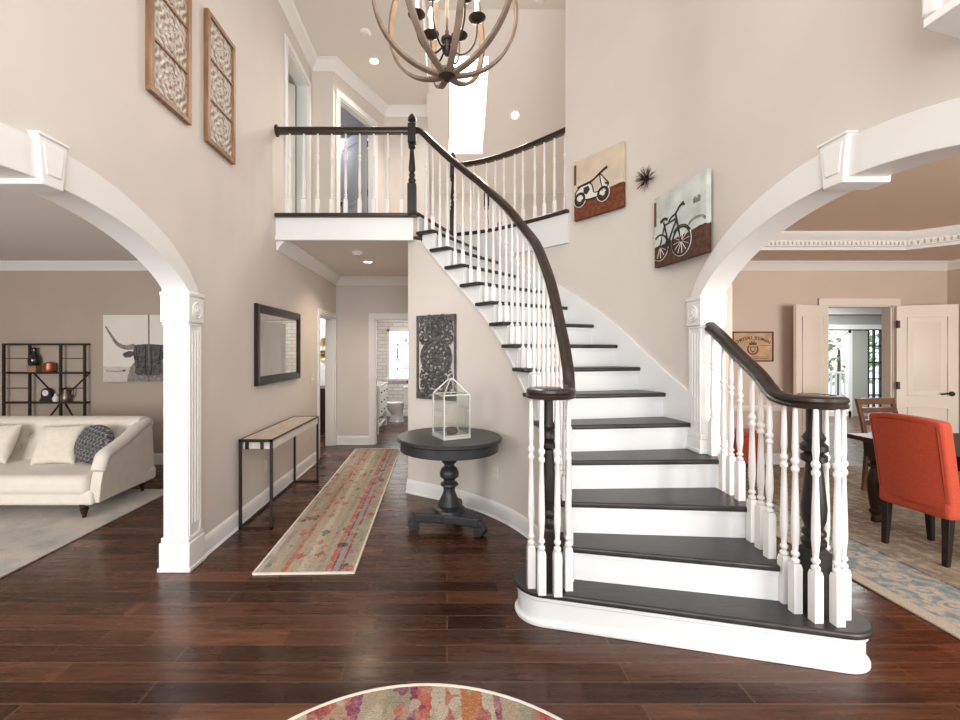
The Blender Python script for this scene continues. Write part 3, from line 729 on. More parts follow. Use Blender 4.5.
def door_leaf(name, W, H, hinge, rz, m, handle=True, hand=1, hinges=True, knob=False):
    """leaf runs from the hinge along local +x, two raised panels"""
    o = bpy.data.objects.new(name, None); COL.objects.link(o); o.location = hinge; o.rotation_euler = (0, 0, rz); o['kind'] = 'structure'
    b = MB(); b.box(0, W, -.019, .019, .01, H); b.build('leaf', m, o, smooth=False, bevel=.002)
    for z0, z1 in ((H*.44, H-.16), (.24, H*.44-.16)):
        b = MB()
        for sg in (-1, 1):
            L = []
            for ins, dep in ((0, .020), (.012, .012), (.045, .012), (.07, .022)):
                L.append([(.11+ins, sg*dep, z0+ins), (W-.11-ins, sg*dep, z0+ins), (W-.11-ins, sg*dep, z1-ins), (.11+ins, sg*dep, z1-ins)])
            b.bridge(L)
            b.tube([(.11, sg*.02, z0), (W-.11, sg*.02, z0), (W-.11, sg*.02, z1), (.11, sg*.02, z1), (.11, sg*.02, z0)], .006, 6)
        b.build('panel', m, o)
    if handle:
        b = MB()
        for sg in (-1, 1):
            b.cyl((W-.07, sg*.019, .98), (W-.07, sg*.03, .98), .032, seg=18); b.cyl((W-.07, sg*.03, .98), (W-.07, sg*.06, .98), .012)
            if knob: b.ball((W-.07, sg*.07, .98), .03)
            else: b.tube(smooth_path([(W-.07, sg*.06, .98), (W-.12, sg*.062, .985), (W-.19, sg*.058, .975)], 4), .011, 8)
        b.build('handle', M['bronze'], o)
    if hinges:
        for z in (.25, H*.5, H-.25):
            b = MB(); b.cyl((0, -.02, z-.05), (0, -.02, z+.05), .011, seg=8); b.box(-.01, .035, -.0215, -.017, z-.05, z+.05); b.build('hinge', M['bronze'], o)
    return o
a1 = math.atan2(5.74-5.985, 6.72-6.12)
door_leaf('door_1', .625, 2.15, (6.075, 5.955, 0), math.atan2(-.22, .60), M['door'])
door_leaf('door_2', .625, 2.15, (5.145, 5.955, 0), PI+math.atan2(.20, .60), M['door'], handle=False)
door_leaf('door_3', .66, 2.04, (-.51, 7.42, 0), PI/2+.22, M['white'], knob=True)
door_leaf('door_5', .76, 2.02, (-2.0, 5.78, UP), math.atan2(-.72, -.69), M['white'])
p5 = TD @ V((.945, .12, 0)); door_leaf('door_6', .78, 2.02, (p5.x, p5.y, UP), angd+PI/2-.35, M['lav'])

# ------------------------------------------------------------------ staircase
st = thing('staircase', 'curved white staircase with dark wooden treads sweeping up left to the landing', 'staircase')
def line_pts(k):
    return inn(k), out(k)
# starting step: bullnose at both ends
cl, rl = V((.570, 2.61)), .178; cr, rr = V((1.95, 2.25)), .17
def step1(e):
    L = [cl+V((math.cos(a), math.sin(a)))*(rl+e) for a in frange(math.radians(100), math.radians(256), 16)]
    R = [cr+V((math.cos(a), math.sin(a)))*(rr+e) for a in frange(math.radians(-104), math.radians(75), 16)]
    return [(p.x, p.y) for p in L+R]+[(1.86, 2.62), (1.0, 2.75), (.66, 2.80)]
b = MB(); b.prism(step1(0), RISE-.034, RISE); b.build('tread', M['tread'], st, bevel=.012, seg=3)
b = MB(); b.prism(step1(-.03), 0, RISE-.034); b.prism(step1(-.012), 0, .022); b.prism(step1(-.018), RISE-.06, RISE-.034); b.build('riser', M['riser'], st, bevel=.004)
for k in range(2, 15):
    pi, po = line_pts(k); qi, qo = line_pts(k+1); z = RISE*k
    dn = (qo-qi).normalized(); nb = V((-dn.y, dn.x))
    side_i = [inn(t) for t in frange(k, k+1, 5)]; side_o = [out(t) for t in frange(k, k+1, 5)]
    if k == 4: side_o = [V((1.885, 3.0)), V((2.02, 3.15)), V((2.02, 3.30)), V((1.84, 3.32))]
    back = .045
    poly = side_i+[qi+nb*back, qo+nb*back]+side_o[::-1]
    b = MB(); b.prism([(p.x, p.y) for p in poly], z-.034, z)
    b.build('tread', M['tread'], st, bevel=.011, seg=3)
for k in range(2, 16):
    pi, po = line_pts(k); d0 = (po-pi).normalized(); nb = V((-d0.y, d0.x))
    a0 = pi+d0*.05+nb*.032; a1_ = po+nb*.032+d0*(.0)
    z0, z1 = RISE*(k-1), RISE*k-.034
    b = MB(); b.prism([(a0.x, a0.y), (a1_.x, a1_.y), ((a1_+nb*.018).x, (a1_+nb*.018).y), ((a0+nb*.018).x, (a0+nb*.018).y)], z0-.02, z1)
    e0, e1 = a0-nb*.014, a1_-nb*.014
    b.prism([(e0.x, e0.y), (e1.x, e1.y), (a1_.x, a1_.y), (a0.x, a0.y)], z1-.022, z1)     # cove under the nosing
    b.build('riser', M['riser'], st)
p, q = line_pts(15); d0 = (q-p).normalized(); nb = V((-d0.y, d0.x))
b = MB(); b.prism([(p.x-.03, p.y-.03), (q.x, q.y), ((q+nb*.16).x, (q+nb*.16).y), ((p+nb*.16).x-.03, (p+nb*.16).y)], UP-.036, UP+.006); b.build('landing_nosing', M['rail'], st, bevel=.010)
# inner cut stringer: saw-tooth top, smooth lower edge
b = MB()
for k in range(2, 15):
    ks = frange(k, k+1, 6); pts = [inn(t, .055) for t in ks]
    wall_strip(b, pts, 0, .03, lambda i, ks=ks: max(0, nose(ks[i])-.31), RISE*k-.033)
bmesh.ops.remove_doubles(b.bm, verts=b.bm.verts[:], dist=.0005)
b.build('stringer', M['riser'], st)
ks = frange(2.05, 15, 90); b = MB()
wall_strip(b, [inn(t, .05) for t in ks], 0, .02, lambda i: max(.02, nose(ks[i])-.315), lambda i: max(.05, nose(ks[i])-.285)); b.build('stringer_bead', M['riser'], st)
# wall skirt on the outer curve
ks = frange(4.75, 14.9, 70); b = MB()
wall_strip(b, [out(t, -.002) for t in ks], -.022, .004, lambda i: nose(ks[i])-.45, lambda i: nose(ks[i])+.16+(.06*max(0, 6-ks[i]))); b.build('skirt_board', M['riser'], st, bevel=.004)
# closed white side of the lower steps under the right railing
for k in (2, 3, 4):
    b = MB(); pts = [out(t, .0) for t in frange(k+.16, k+1, 5)] if k < 4 else [V((1.875, 3.04)), V((1.875, 3.19))]
    wall_strip(b, pts, -.06, -.03, 0, RISE*k-.033); b.build('side_panel', M['riser'], st)

# ------------------------------------------------------------------ balusters, newels, handrails
def baluster(x, y, z0, z1, parent, blk=.22, name='baluster', s=1.0):
    H = z1-z0; b = MB(); h = .0215*s
    if H > .55:
        kt = blk
        b.lathe([(h*1.414, z0), (h*1.414, z0+kt*.92), (h*1.15, z0+kt)], (x, y, 0), 4, ang0=PI/4)
        rest = H-kt; f = lambda t: z0+kt+rest*t
        b.lathe([(r*s, f(t)) for r, t in ((.012, 0), (.020, .010), (.020, .024), (.012, .034), (.012, .044), (.019, .055), (.019, .068), (.012, .08), (.0145, .12), (.019, .19), (.0185, .28), (.0155, .42),
                 (.012, .58), (.0185, .592), (.0185, .610), (.0125, .622), (.0125, .632), (.0195, .645), (.0195, .664), (.0125, .676), (.012, .69), (.0155, .73), (.013, .86), (.0105, 1))], (x, y, 0), 12)
    return b.build(name, M['white'], parent)
def newel(x, y, z0, z1, parent, s=1.0, finial=True, big=False):
    b = MB(); h = .042*s*(1.1 if big else 1)
    H = z1-z0; f = lambda t: z0+H*t
    b.box(x-h, x+h, y-h, y+h, z0, f(.29)); b.lathe([(h*1.3, f(.29)), (h*.8, f(.315))], (x, y, 0), 4, ang0=PI/4)
    if finial:
        pr = [(.026, .31), (.036, .33), (.036, .345), (.024, .36), (.030, .38), (.030, .395), (.022, .41), (.034, .44), (.026, .55), (.020, .64), (.034, .655), (.034, .675), (.022, .69)]
        b.box(x-h*.92, x+h*.92, y-h*.92, y+h*.92, f(.70), f(.885))
        top = [(.038, .885), (.024, .90), (.024, .91), (.040, .925), (.038, .95), (.028, .97), (.012, .99), (.0, 1.0)]
        b.lathe([(r*s, f(t)) for r, t in pr+[(.022, .71)]], (x, y, 0), 18); b.lathe([(r*s, f(t)) for r, t in top], (x, y, 0), 18)
    else:
        pr = [(.030, .30), (.042, .32), (.042, .34), (.030, .355), (.040, .37), (.040, .385), (.030, .40), (.040, .44), (.043, .50), (.036, .60), (.028, .70), (.026, .715), (.044, .73), (.044, .755), (.030, .765), (.046, .78), (.046, .805), (.032, .82), (.040, .84), (.026, .87), (.026, 1.0)]
        b.lathe([(r*s*1.15, f(t)) for r, t in pr], (x, y, 0), 20)
    return b.build('newel_post', M['dark'], parent)
RP = [(-.034, -.012), (-.030, -.026), (-.020, -.030), (.020, -.030), (.030, -.026), (.034, -.012), (.026, -.004), (.034, .008), (.030, .022), (.016, .031), (-.016, .031), (-.030, .022), (-.034, .008), (-.026, -.004)]
# inner (left) rail
ZK = [(2.4, 1.385), (2.7, 1.45), (3.1, 1.535), (3.7, 1.685), (4.85, 2.02), (6.4, 2.37), (8.5, 2.715), (10.3, 3.0), (12.8, 3.45), (15, 3.86), (15.4, 3.90), (16, 3.92)]
rl_ = thing('stair_railing', 'curved railing on the inner side of the stairs, dark handrail over white balusters', 'railing')
NL = V((.585, 2.535)); zv = 1.30
path = []
for t in frange(-300, 0, 40):
    a = math.radians(t); r = .100+.02*(t+300)/300 - (.045 if t < -250 else .045*max(0, (-150-t)/100) if t < -150 else 0)
    path.append((NL.x+r*math.cos(a), NL.y+r*math.sin(a), zv))
path = path[::1]
ks = frange(2.5, 15.75, 64)
tail = [inn(k, .06) for k in ks]
zs = [lerp_tab(ZK, k) for k in ks]
zs = [(zs[max(i-1, 0)]+zs[i]+zs[min(i+1, len(zs)-1)])/3 for i in range(len(zs))]
join = smooth_path([V(path[-2]), V(path[-1]), V((.722, 2.60, 1.34)), V((tail[0].x, tail[0].y, zs[0])), V((tail[1].x, tail[1].y, zs[1])), V((tail[2].x, tail[2].y, zs[2]))], 5)[6:]
full = [V(p) for p in path]+join+[V((p.x, p.y, z)) for p, z in list(zip(tail, zs))[3:]]
b = MB(); b.sweep(full, RP); b.lathe([(.0, zv-.03), (.075, zv-.03), (.088, zv-.02), (.085, zv+.0), (.088, zv+.012), (.07, zv+.031), (0, zv+.033)], (NL.x, NL.y, 0), 28)
b.build('handrail', M['rail'], rl_)
newel(NL.x, NL.y, RISE, zv-.02, rl_, finial=False, s=.85)
for x, y in ((.478, 2.50), (.522, 2.43), (.606, 2.415), (.682, 2.475)): baluster(x, y, RISE, zv-.028, rl_, .24)
for k in range(2, 15):
    for fr_ in (.22, .72):
        t = k+fr_; p = inn(t, .06); baluster(p.x, p.y, RISE*k, lerp_tab(ZK, t)-.026, rl_, .15, s=.86)
newel(-.375, 4.715, UP+.004, 4.09, rl_, s=1.12)
# outer (right) rail up to the pilaster
rr_ = thing('stair_railing', 'short railing by the arch on the right, dark handrail ending in a scroll', 'railing')
NR = V((1.905, 2.285)); zr = 1.28
sp = [V((1.895, 3.17, 1.72)), V((1.885, 3.02, 1.635)), V((1.865, 2.82, 1.52)), V((1.835, 2.6, 1.41)), V((1.80, 2.46, 1.335)), V((1.785, 2.37, 1.295)), V((1.795, 2.28, zr))]
path = smooth_path(sp, 6)
for t in frange(182, 500, 44):
    a = math.radians(t); r = .108-.012*(t-182)/318-.055*max(0, (t-400)/100)
    path.append(V((NR.x+r*math.cos(a), NR.y+r*math.sin(a), zr)))
b = MB(); b.sweep(path, [(x*1.08, y*1.05) for x, y in RP]); b.lathe([(0, zr-.03), (.07, zr-.03), (.083, zr-.02), (.080, zr), (.083, zr+.012), (.065, zr+.032), (0, zr+.034)], (NR.x, NR.y, 0), 28)
b.build('handrail', M['rail'], rr_)
newel(NR.x, NR.y, RISE, zr-.02, rr_, finial=False, s=1.12, big=True)
for x, y, k in ((1.83, 2.184, 1), (1.912, 2.155, 1), (1.99, 2.21, 1), (1.79, 2.262, 1), (1.80, 2.35, 1), (2.01, 2.335, 1), (1.785, 2.435, 2), (1.815, 2.545, 2), (1.83, 2.64, 2),
                (1.85, 2.78, 3), (1.865, 2.89, 3), (1.875, 2.985, 3), (1.885, 3.12, 4)):
    zt = zr if k == 1 else lerp_tab([(2.37, 1.295), (2.46, 1.335), (2.6, 1.41), (2.82, 1.52), (3.02, 1.635), (3.17, 1.72)], y)
    baluster(x, y, RISE*k, zt-.026, rr_, .25)
# landing balustrade
bl = thing('balcony_railing', 'straight railing along the upstairs landing, from the left wall to the tall newel', 'railing')
b = MB(); b.sweep([(-1.82, 4.715, 3.90), (-.41, 4.715, 3.90)], [(x*1.15, y*1.15) for x, y in RP]); b.build('handrail', M['rail'], bl)
b = MB(); T = Matrix.Translation((-1.828, 4.715, 3.90)) @ Matrix.Rotation(PI/2, 4, 'Y'); b.lathe([(.062, 0), (.062, .012), (.052, .022), (.0, .024)], T=T, seg=20); b.build('rosette', M['rail'], bl)
for i in range(9): baluster(-1.685+.15*i, 4.715, UP+.006, 3.87, bl, .16, s=.92)
# gallery balustrade
gl_ = thing('gallery_railing', 'curved railing of the upper gallery, running behind the stairs to the right wall', 'railing')
ks = frange(10.12, 14.95, 36); gp = [out(k, .045) for k in ks]
b = MB(); b.sweep([V((p.x, p.y, 3.87)) for p in gp], RP); b.build('handrail', M['rail'], gl_)
L = 0; nxt = .03
for a, c in zip(gp, gp[1:]):
    L += (c-a).length
    if L >= nxt: baluster(c.x, c.y, UP+.006, 3.842, gl_, .16, s=.86); nxt += .134
newel(.075, 5.545, UP, 4.05, gl_, s=.95)
nw = thing('newel_post', 'lone dark newel post on the upper floor behind the gallery railing', 'post', (.60, 6.68, UP)); o = newel(0, 0, 0, 1.06, nw, s=1.0); o.name = 'post'

# ------------------------------------------------------------------ foyer furnishings
# pedestal table
t = thing('pedestal_table', 'round charcoal pedestal table at the foot of the curved stair wall', 'table', (.02, 3.84, 0)); t.scale = (1, 1, 1.04)
b = MB(); b.lathe([(0, .655), (.40, .655), (.425, .66), (.425, .735), (.43, .738), (.0, .738)], seg=64); b.build('apron', M['charcoal'], t)
b = MB(); b.lathe([(0, .738), (.44, .738), (.455, .746), (.455, .76), (.445, .77), (0, .77)], seg=64); b.build('tabletop', M['charcoal'], t)
b = MB(); b.lathe([(0, .655), (.09, .655), (.09, .635), (.05, .625), (.045, .60), (.06, .585), (.072, .565), (.06, .545), (.044, .535), (.044, .52), (.068, .50), (.085, .46), (.08, .43), (.05, .405), (.048, .39), (.075, .375), (.078, .36), (.052, .34), (.050, .31), (.065, .27), (.09, .225), (.105, .20), (.10, .185), (.135, .17), (.14, .15), (.0, .15)], seg=32); b.build('pedestal', M['charcoal'], t)
fa = [math.radians(x) for x in (188, -35, 75)]
pl = []
for i in range(3):
    a = fa[i]; nxt_a = fa[(i+1) % 3]
    d = (nxt_a-a) % (2*PI); pl += [(.30*math.cos(a-.16), .30*math.sin(a-.16)), (.325*math.cos(a), .325*math.sin(a)), (.30*math.cos(a+.16), .30*math.sin(a+.16))]
    for f in (.3, .5, .7): pl.append((.155*math.cos(a+d*f), .155*math.sin(a+d*f)))
pl = [(p.x, p.y) for p in smooth_path([V(p) for p in pl]+[V(pl[0])], 4)][:-1]
b = MB(); b.prism(pl, .075, .15); b.build('plinth', M['charcoal'], t, bevel=.012)
for a in fa:
    b = MB(); c, s = math.cos(a), math.sin(a)
    T = Matrix.Translation((.30*c, .30*s, 0)) @ Matrix.Rotation(a, 4, 'Z')
    prof = smooth_path([V(p) for p in [(-.06, .10), (-.01, .135), (.05, .10), (.065, .05), (.04, .012), (0, .0), (-.035, .018), (-.03, .055), (-.06, .07)]], 4)
    b.bridge([[T @ V((p.x, y, p.y)) for p in prof] for y in (-.035, .035)])
    b.cyl(T @ V((.03, -.045, .042)), T @ V((.03, .045, .042)), .030, seg=16)
    b.build('foot', M['charcoal'], t, bevel=.004)
# lantern
ln = thing('lantern', 'glass lantern with a pale metal frame on the round charcoal table', 'lantern', (.035, 3.78, .802), math.radians(24))
h, H, ap = .118, .37, .50
b = MB(); b.box(-h-.008, h+.008, -h-.008, h+.008, 0, .022); b.build('base', M['silver_frame'], ln, bevel=.003)
b = MB()
for x in (-h, h):
    for y in (-h, h): b.bar((x, y, .02), (x, y, H), .011, .011); b.bar((x, y, H), (x*.12, y*.12, ap), .009, .009)
for z in (H, .03):
    for p, q in (((-h, -h), (h, -h)), ((h, -h), (h, h)), ((h, h), (-h, h)), ((-h, h), (-h, -h))): b.bar((*p, z), (*q, z), .010, .010)
b.box(-.02, .02, -.02, .02, ap-.01, ap+.004); b.build('frame', M['silver_frame'], ln, smooth=False)
for i in range(4):
    b = MB(); T = Matrix.Rotation(i*PI/2, 4, 'Z'); b.box(-h+.007, h-.007, h-.001, h+.001, .036, H-.006, T)
    b.face([T @ V(p) for p in ((-h+.01, h-.003, H+.004), (h-.01, h-.003, H+.004), (.0, h*.13, ap-.015))]); b.build('pane', M['glass'], ln, smooth=False)
b = MB(); b.tube([(.025*math.cos(x), 0, ap+.02+.022*math.sin(x)) for x in frange(0, 2*PI, 16)], .004, 6); b.build('handle_ring', M['silver_frame'], ln)
ms = MB(); ms.ball((0, 0, 0), (.06, .05, .032), 18, 10)
for v in ms.bm.verts: v.co *= 1+random.uniform(-.09, .09)
mo = ms.build('moss_ball', M['moss']); mo.location = (.035, 3.78, .856); tag(mo, 'clump of dried moss lying inside the glass lantern', 'ornament')

# runner and round rug
b = MB(); b.box(-.34, .34, -1.92, 1.92, 0, .011); o = b.build('runner_rug', M['runner'], smooth=False, bevel=.004); o.location = (-1.035, 4.96, .001); o.rotation_euler = (0, 0, .024)
tag(o, 'long distressed runner rug with coral stripe on the hall floor', 'rug')
b = MB()
for p, q in (((-.345, -1.925), (.345, -1.925)), ((.345, -1.925), (.345, 1.925)), ((.345, 1.925), (-.345, 1.925)), ((-.345, 1.925), (-.345, -1.925))): b.bar((*p, .006), (*q, .006), .014, .013)
b.build('binding', M['cream_pillow'], o)
b = MB(); b.lathe([(0, 0), (.90, 0), (.91, .006), (.90, .012), (0, .012)], seg=96); o = b.build('round_rug', M['round_rug']); o.location = (-.09, 1.105, .001)
tag(o, 'round striped rug in coral and cream on the foyer floor', 'rug')
b = MB(); b.tube([(.91*math.cos(x), .91*math.sin(x), .007) for x in frange(0, 2*PI, 96)][:-1], .009, 6, closed=True); b.build('binding', M['cream_pillow'], o)

# console table
t = thing('console_table', 'narrow console with pale wood top and black frame along the left wall', 'console table', (-1.655, 4.49, 0))
x0, x1, y0, y1 = -.145, .145, -.68, .68
b = MB(); b.box(x0+.012, x1-.0, y0+.012, y1-.012, .748, .772); b.build('tabletop', M['pale_wood'], t, bevel=.002)
b = MB(); b.box(x0+.03, x1-.004, y0+.014, y1-.014, .69, .748); b.build('apron', M['whitewash'], t, smooth=False)
for y in (y0, -.0, y1):
    b = MB(); s = .022
    if y != 0:
        for x in (x0+s/2, x1-s/2): b.box(x-s/2, x+s/2, y-s/2, y+s/2, 0, .775)
        b.box(x0, x1, y-s/2, y+s/2, .753, .775); b.box(x0, x1, y-s/2, y+s/2, 0, .02)
        for x in (x0+.07, x0+.2): b.box(x-.013, x+.013, y-.013, y+.002, .69, .755)
    else: b.box(x0, x0+s, y-s/2, y+s/2, .02, .70)
    b.build('leg_frame', M['black'], t, smooth=False)
b = MB(); b.box(x0, x0+.02, y0, y1, 0, .02); b.build('foot_rail', M['black'], t, smooth=False)
b = MB(); b.box(x0, x0+.014, y0, y1, .753, .775); b.box(x1-.012, x1+.002, y0, y1, .764, .775); b.build('top_rail', M['black'], t, smooth=False)
# mirror
m_ = thing('wall_mirror', 'wide mirror in a black frame on the left wall above the console', 'mirror', (-1.83, 4.78, 1.60), PI/2)
W, Hh = .61, .395
b = MB(); L = []
for ins, y in ((0, 0), (0, -.03), (.012, -.04), (.07, -.032), (.09, -.018)):
    L.append([(-W+ins, y, -Hh+ins), (W-ins, y, -Hh+ins), (W-ins, y, Hh-ins), (-W+ins, y, Hh-ins)])
b.bridge(L, cap=False); b.build('frame', M['glossblack'], m_, smooth=False)
b = MB(); b.box(-W+.085, W-.085, -.019, -.004, -Hh+.085, Hh-.085); b.build('glass', M['mirror'], m_, smooth=False)
# two carved panels
def carved(loc, label):
    o = thing('carved_wall_panel', label, 'wall art', loc, PI/2, 'carved tile panels on the left wall')
    W, Hh = .215, .50
    for x0, x1, z0, z1 in ((-W, W, Hh-.05, Hh), (-W, W, -Hh, -Hh+.05), (-W, -W+.05, -Hh+.05, Hh-.05), (W-.05, W, -Hh+.05, Hh-.05)):
        pass
    b = MB(); f = .036
    b.box(-W, W, -.035, 0, Hh-f, Hh); b.box(-W, W, -.035, 0, -Hh, -Hh+f); b.box(-W, -W+f, -.035, 0, -Hh+f, Hh-f); b.box(W-f, W, -.035, 0, -Hh+f, Hh-f)
    cell = (2*Hh-4*f+.04)/3; zz = -Hh+f; cs = []
    for i in range(3):
        cs.append(zz+cell/2)
        if i < 2: b.box(-W+f, W-f, -.03, 0, zz+cell, zz+cell+f-.02)
        zz += cell+f-.02
    b.build('frame', M['frame_wood'], o, bevel=.003)
    for c in cs:
        bb = MB(); bb.box(-W+f-.003, W-f+.003, -.016, -.004, -cell/2-.003, cell/2+.003)
        bb.lathe([(.12, 0), (.12, .006), (.105, .012), (.095, .004), (.06, .004), (.05, .014), (.03, .010), (0, .016)], seg=24, T=Matrix.Translation((0, -.016, 0)) @ Matrix.Rotation(PI/2, 4, 'X'))
        p = bb.build('carved_tile', M['carved'], o); p.location = (0, 0, c)
    return o
carved((-1.828, 2.88, 3.625), 'carved three-tile wooden wall panel nearer the camera, its top out of frame')
carved((-1.828, 3.52, 3.62), 'carved three-tile wooden wall panel shown whole, beside the landing')
# dark openwork panel on the stair wall
pa, pb = V((-.315, 4.735)), V((.10, 4.435))
wa, wb = None, None
best = min(frange(11, 16, 300), key=lambda k: abs(inn(k, .075).x/inn(k, .075).y+.0659)); best2 = min(frange(11, 16, 300), key=lambda k: abs(inn(k, .075).x/inn(k, .075).y-.0227))
pa, pb = inn(best, .073), inn(best2, .073)
dv = (pb-pa); wl = dv.length; rz = math.atan2(dv.y, dv.x); mid = (pa+pb)/2
mk = inn((best+best2)/2, .073); sag = (mk-mid).dot(V((math.sin(rz), -math.cos(rz))))
mid = mid+V((math.sin(rz), -math.cos(rz)))*max(.006, sag+.004)
lp = thing('openwork_panel', 'dark carved openwork panel with a round medallion on the stair wall', 'wall art', (mid.x, mid.y, 1.475), rz)
W, Hh = wl/2, .44
b = MB(); f = .028
b.box(-W, W, -.022, 0, Hh-f, Hh); b.box(-W, W, -.022, 0, -Hh, -Hh+f); b.box(-W, -W+f*.7, -.022, 0, -Hh+f, Hh-f); b.box(W-f*.7, W, -.022, 0, -Hh+f, Hh-f)
for sx in (-1, 1):
    for sz in (-1, 1): b.box(min(sx*W, sx*(W-.07)), max(sx*W, sx*(W-.07)), -.024, 0, min(sz*Hh, sz*(Hh-.07)), max(sz*Hh, sz*(Hh-.07)))
b.build('border', M['ink_soft'], lp, bevel=.004)
b = MB(); rm = min(W-.03, .19)
for r_ in (rm, rm*.9, rm*.45): b.tube([(r_*math.cos(x), -.012, r_*math.sin(x)) for x in frange(0, 2*PI, 40)], .010, 6)
for i in range(12):
    a = i*PI/6; c, s = math.cos(a), math.sin(a)
    b.tube(smooth_path([V((rm*q*math.cos(a+dx), -.012, rm*q*math.sin(a+dx))) for q, dx in ((.1, 0), (.4, .25), (.65, .1), (.88, -.2))], 4), .010, 6)
    b.ball((rm*.7*math.cos(a+.26), -.012, rm*.7*math.sin(a+.26)), (.022, .01, .022), 8, 5)
b.ball((0, -.012, 0), (.04, .014, .04)); b.build('medallion', M['ink_soft'], lp)
BB = [MB(), MB()]; rnd = random.Random(3)
def curl(cx, cz, r, a0, sg):
    b = BB[cz > 0]
    pts = [(cx+r*(1-i/16)*math.cos(a0+sg*i*.42), -.011, cz+r*(1-i/16)*math.sin(a0+sg*i*.42)) for i in range(14)]
    b.tube(pts, .0086, 5); b.ball(pts[-1], (.014, .008, .014), 6, 4)
for iz in range(-8, 9):
    for ix in range(5):
        x, z = .026+ix*.050, iz*.051
        if x > W-.03 or abs(z) > Hh-.03 or math.hypot(x, z) < rm+.015: continue
        r, a0, sg = rnd.uniform(.032, .046), rnd.uniform(0, 6.3), rnd.choice((-1, 1))
        curl(x, z, r, a0, sg); curl(-x, z, r, PI-a0, -sg)
for x in (0, W*.52, -W*.52):
    for s in (-1, 1): BB[s > 0].tube(smooth_path([V((x*.8, -.01, s*rm*1.02)), V((x*1.1+.02, -.01, s*.30)), V((x*.9, -.01, s*(Hh-.03)))], 5), .010, 5)
for q in BB: q.build('scrollwork', M['ink_soft'], lp)

# outlets and switch
def cover(name, loc, rz, label, switch=False):
    o = thing(name, label, 'switch plate' if switch else 'outlet', loc, rz, None if switch else 'ivory wall outlets')
    b = MB(); w_ = .058 if switch else .036
    b.box(-w_, w_, -.006, 0, -.058, .058); b.build('plate', M['plate'], o, bevel=.003)
    if switch:
        for x in (-.024, .024): b = MB(); b.box(x-.006, x+.006, -.016, -.005, -.012, .012); b.build('toggle', M['plate'], o, bevel=.002)
    else:
        for z in (-.025, .025): b = MB(); b.box(-.015, .015, -.009, -.005, z-.013, z+.013); b.build('socket', M['whitewash'], o, bevel=.004)
    return o
cover('outlet', (-1.829, 4.45, .385), PI/2, 'ivory outlet under the console near its front end')
cover('outlet', (-1.829, 5.95, .385), PI/2, 'ivory outlet low on the left wall by the hall doorway')
cover('light_switch', (-1.829, 5.97, 1.16), PI/2, 'ivory switch plate on the left wall beside the hall doorway', True)
kb = min(frange(7, 14, 200), key=lambda k: abs(inn(k, .074).x/inn(k, .074).y-.11)); p = inn(kb, .074); t_ = inn(kb-.2, .074)-inn(kb+.2, .074)
cover('outlet', (p.x, p.y, .41), math.atan2(t_.y, t_.x), 'ivory outlet on the curved stair wall right of the table')

# canvases on the right wall
def flat(mb, pts, y0=-.045, y1=-.040): mb.bridge([[(x, y1, z) for x, z in pts], [(x, y0, z) for x, z in pts]])
def stroke(mb, pts, w_, y=-.0425): mb.sweep([(x, y, z) for x, z in pts], [(-.0025, -w_/2), (.0025, -w_/2), (.0025, w_/2), (-.0025, w_/2)], up=(0, 0, 1))
def ribbon(mb, pts, w_, y0=-.046, y1=-.040, closed=False):
    P = [V(p) for p in pts]; n = len(P); loops = []
    for i, p in enumerate(P):
        t = (P[(i+1) % n]-P[i-1]) if closed else (P[min(i+1, n-1)]-P[max(i-1, 0)])
        t.normalize(); nn = V((-t.y, t.x)); w2 = (w_(i/(n-1)) if callable(w_) else w_)/2
        a, c = p+nn*w2, p-nn*w2
        loops.append([(a.x, y0, a.y), (c.x, y0, c.y), (c.x, y1, c.y), (a.x, y1, a.y)])
    if closed: loops.append(loops[0])
    mb.bridge(loops, cap=not closed)
def circ(cx, cz, r, n=32, a0=0, a1=2*PI, e=1): return [(cx+r*math.cos(a), cz+e*r*math.sin(a)) for a in frange(a0, a1, n)]
def canvas(name, label, loc, rz, W, Hh, m):
    o = thing(name, label, 'painting', loc, rz, 'paintings on the right wall'); b = MB(); b.box(-W, W, -.040, -.002, -Hh, Hh); b.build('canvas', m, o, smooth=False, bevel=.003); return o
# bicycle
A, B_ = V((1.783, 3.675)), V((1.857, 3.07)); dv = B_-A; rz = math.atan2(dv.y, dv.x); mid = (A+B_)/2; fw = V((math.sin(rz), -math.cos(rz)))
mid += fw*.012
bk = canvas('bicycle_painting', 'canvas painting of a bicycle on the right wall above the arch pilaster', (mid.x, mid.y, 2.52), rz, .307, .29, M['bike_canvas'])
for cx, cz, r, a0, a1 in ((.02, -.125, .105, 0, 2*PI), (-.245, -.115, .10, -2.2, 2.2)):
    b = MB(); ribbon(b, circ(cx, cz, r, 36, a0, a1)[:-1] if a1 > 6 else circ(cx, cz, r, 30, a0, a1), .013, closed=a1 > 6); b.build('painted_tire', M['ink'], bk)
b = MB()
for cx, cz in ((.02, -.125), (-.245, -.115)):
    for i in range(12):
        a = i*PI/6+.1
        if cx < -.2 and math.cos(a) < -.5: continue
        ribbon(b, [(cx+.012*math.cos(a), cz+.012*math.sin(a)), (cx+.092*math.cos(a), cz+.092*math.sin(a))], .0022, -.0445)
ribbon(b, circ(.02, -.125, .114, 36)[:-1], .004, -.044, closed=True); ribbon(b, circ(-.245, -.115, .109, 30, -2.2, 2.2), .004, -.044)
b.build('painted_spoke', M['ink_white'], bk)
b = MB()
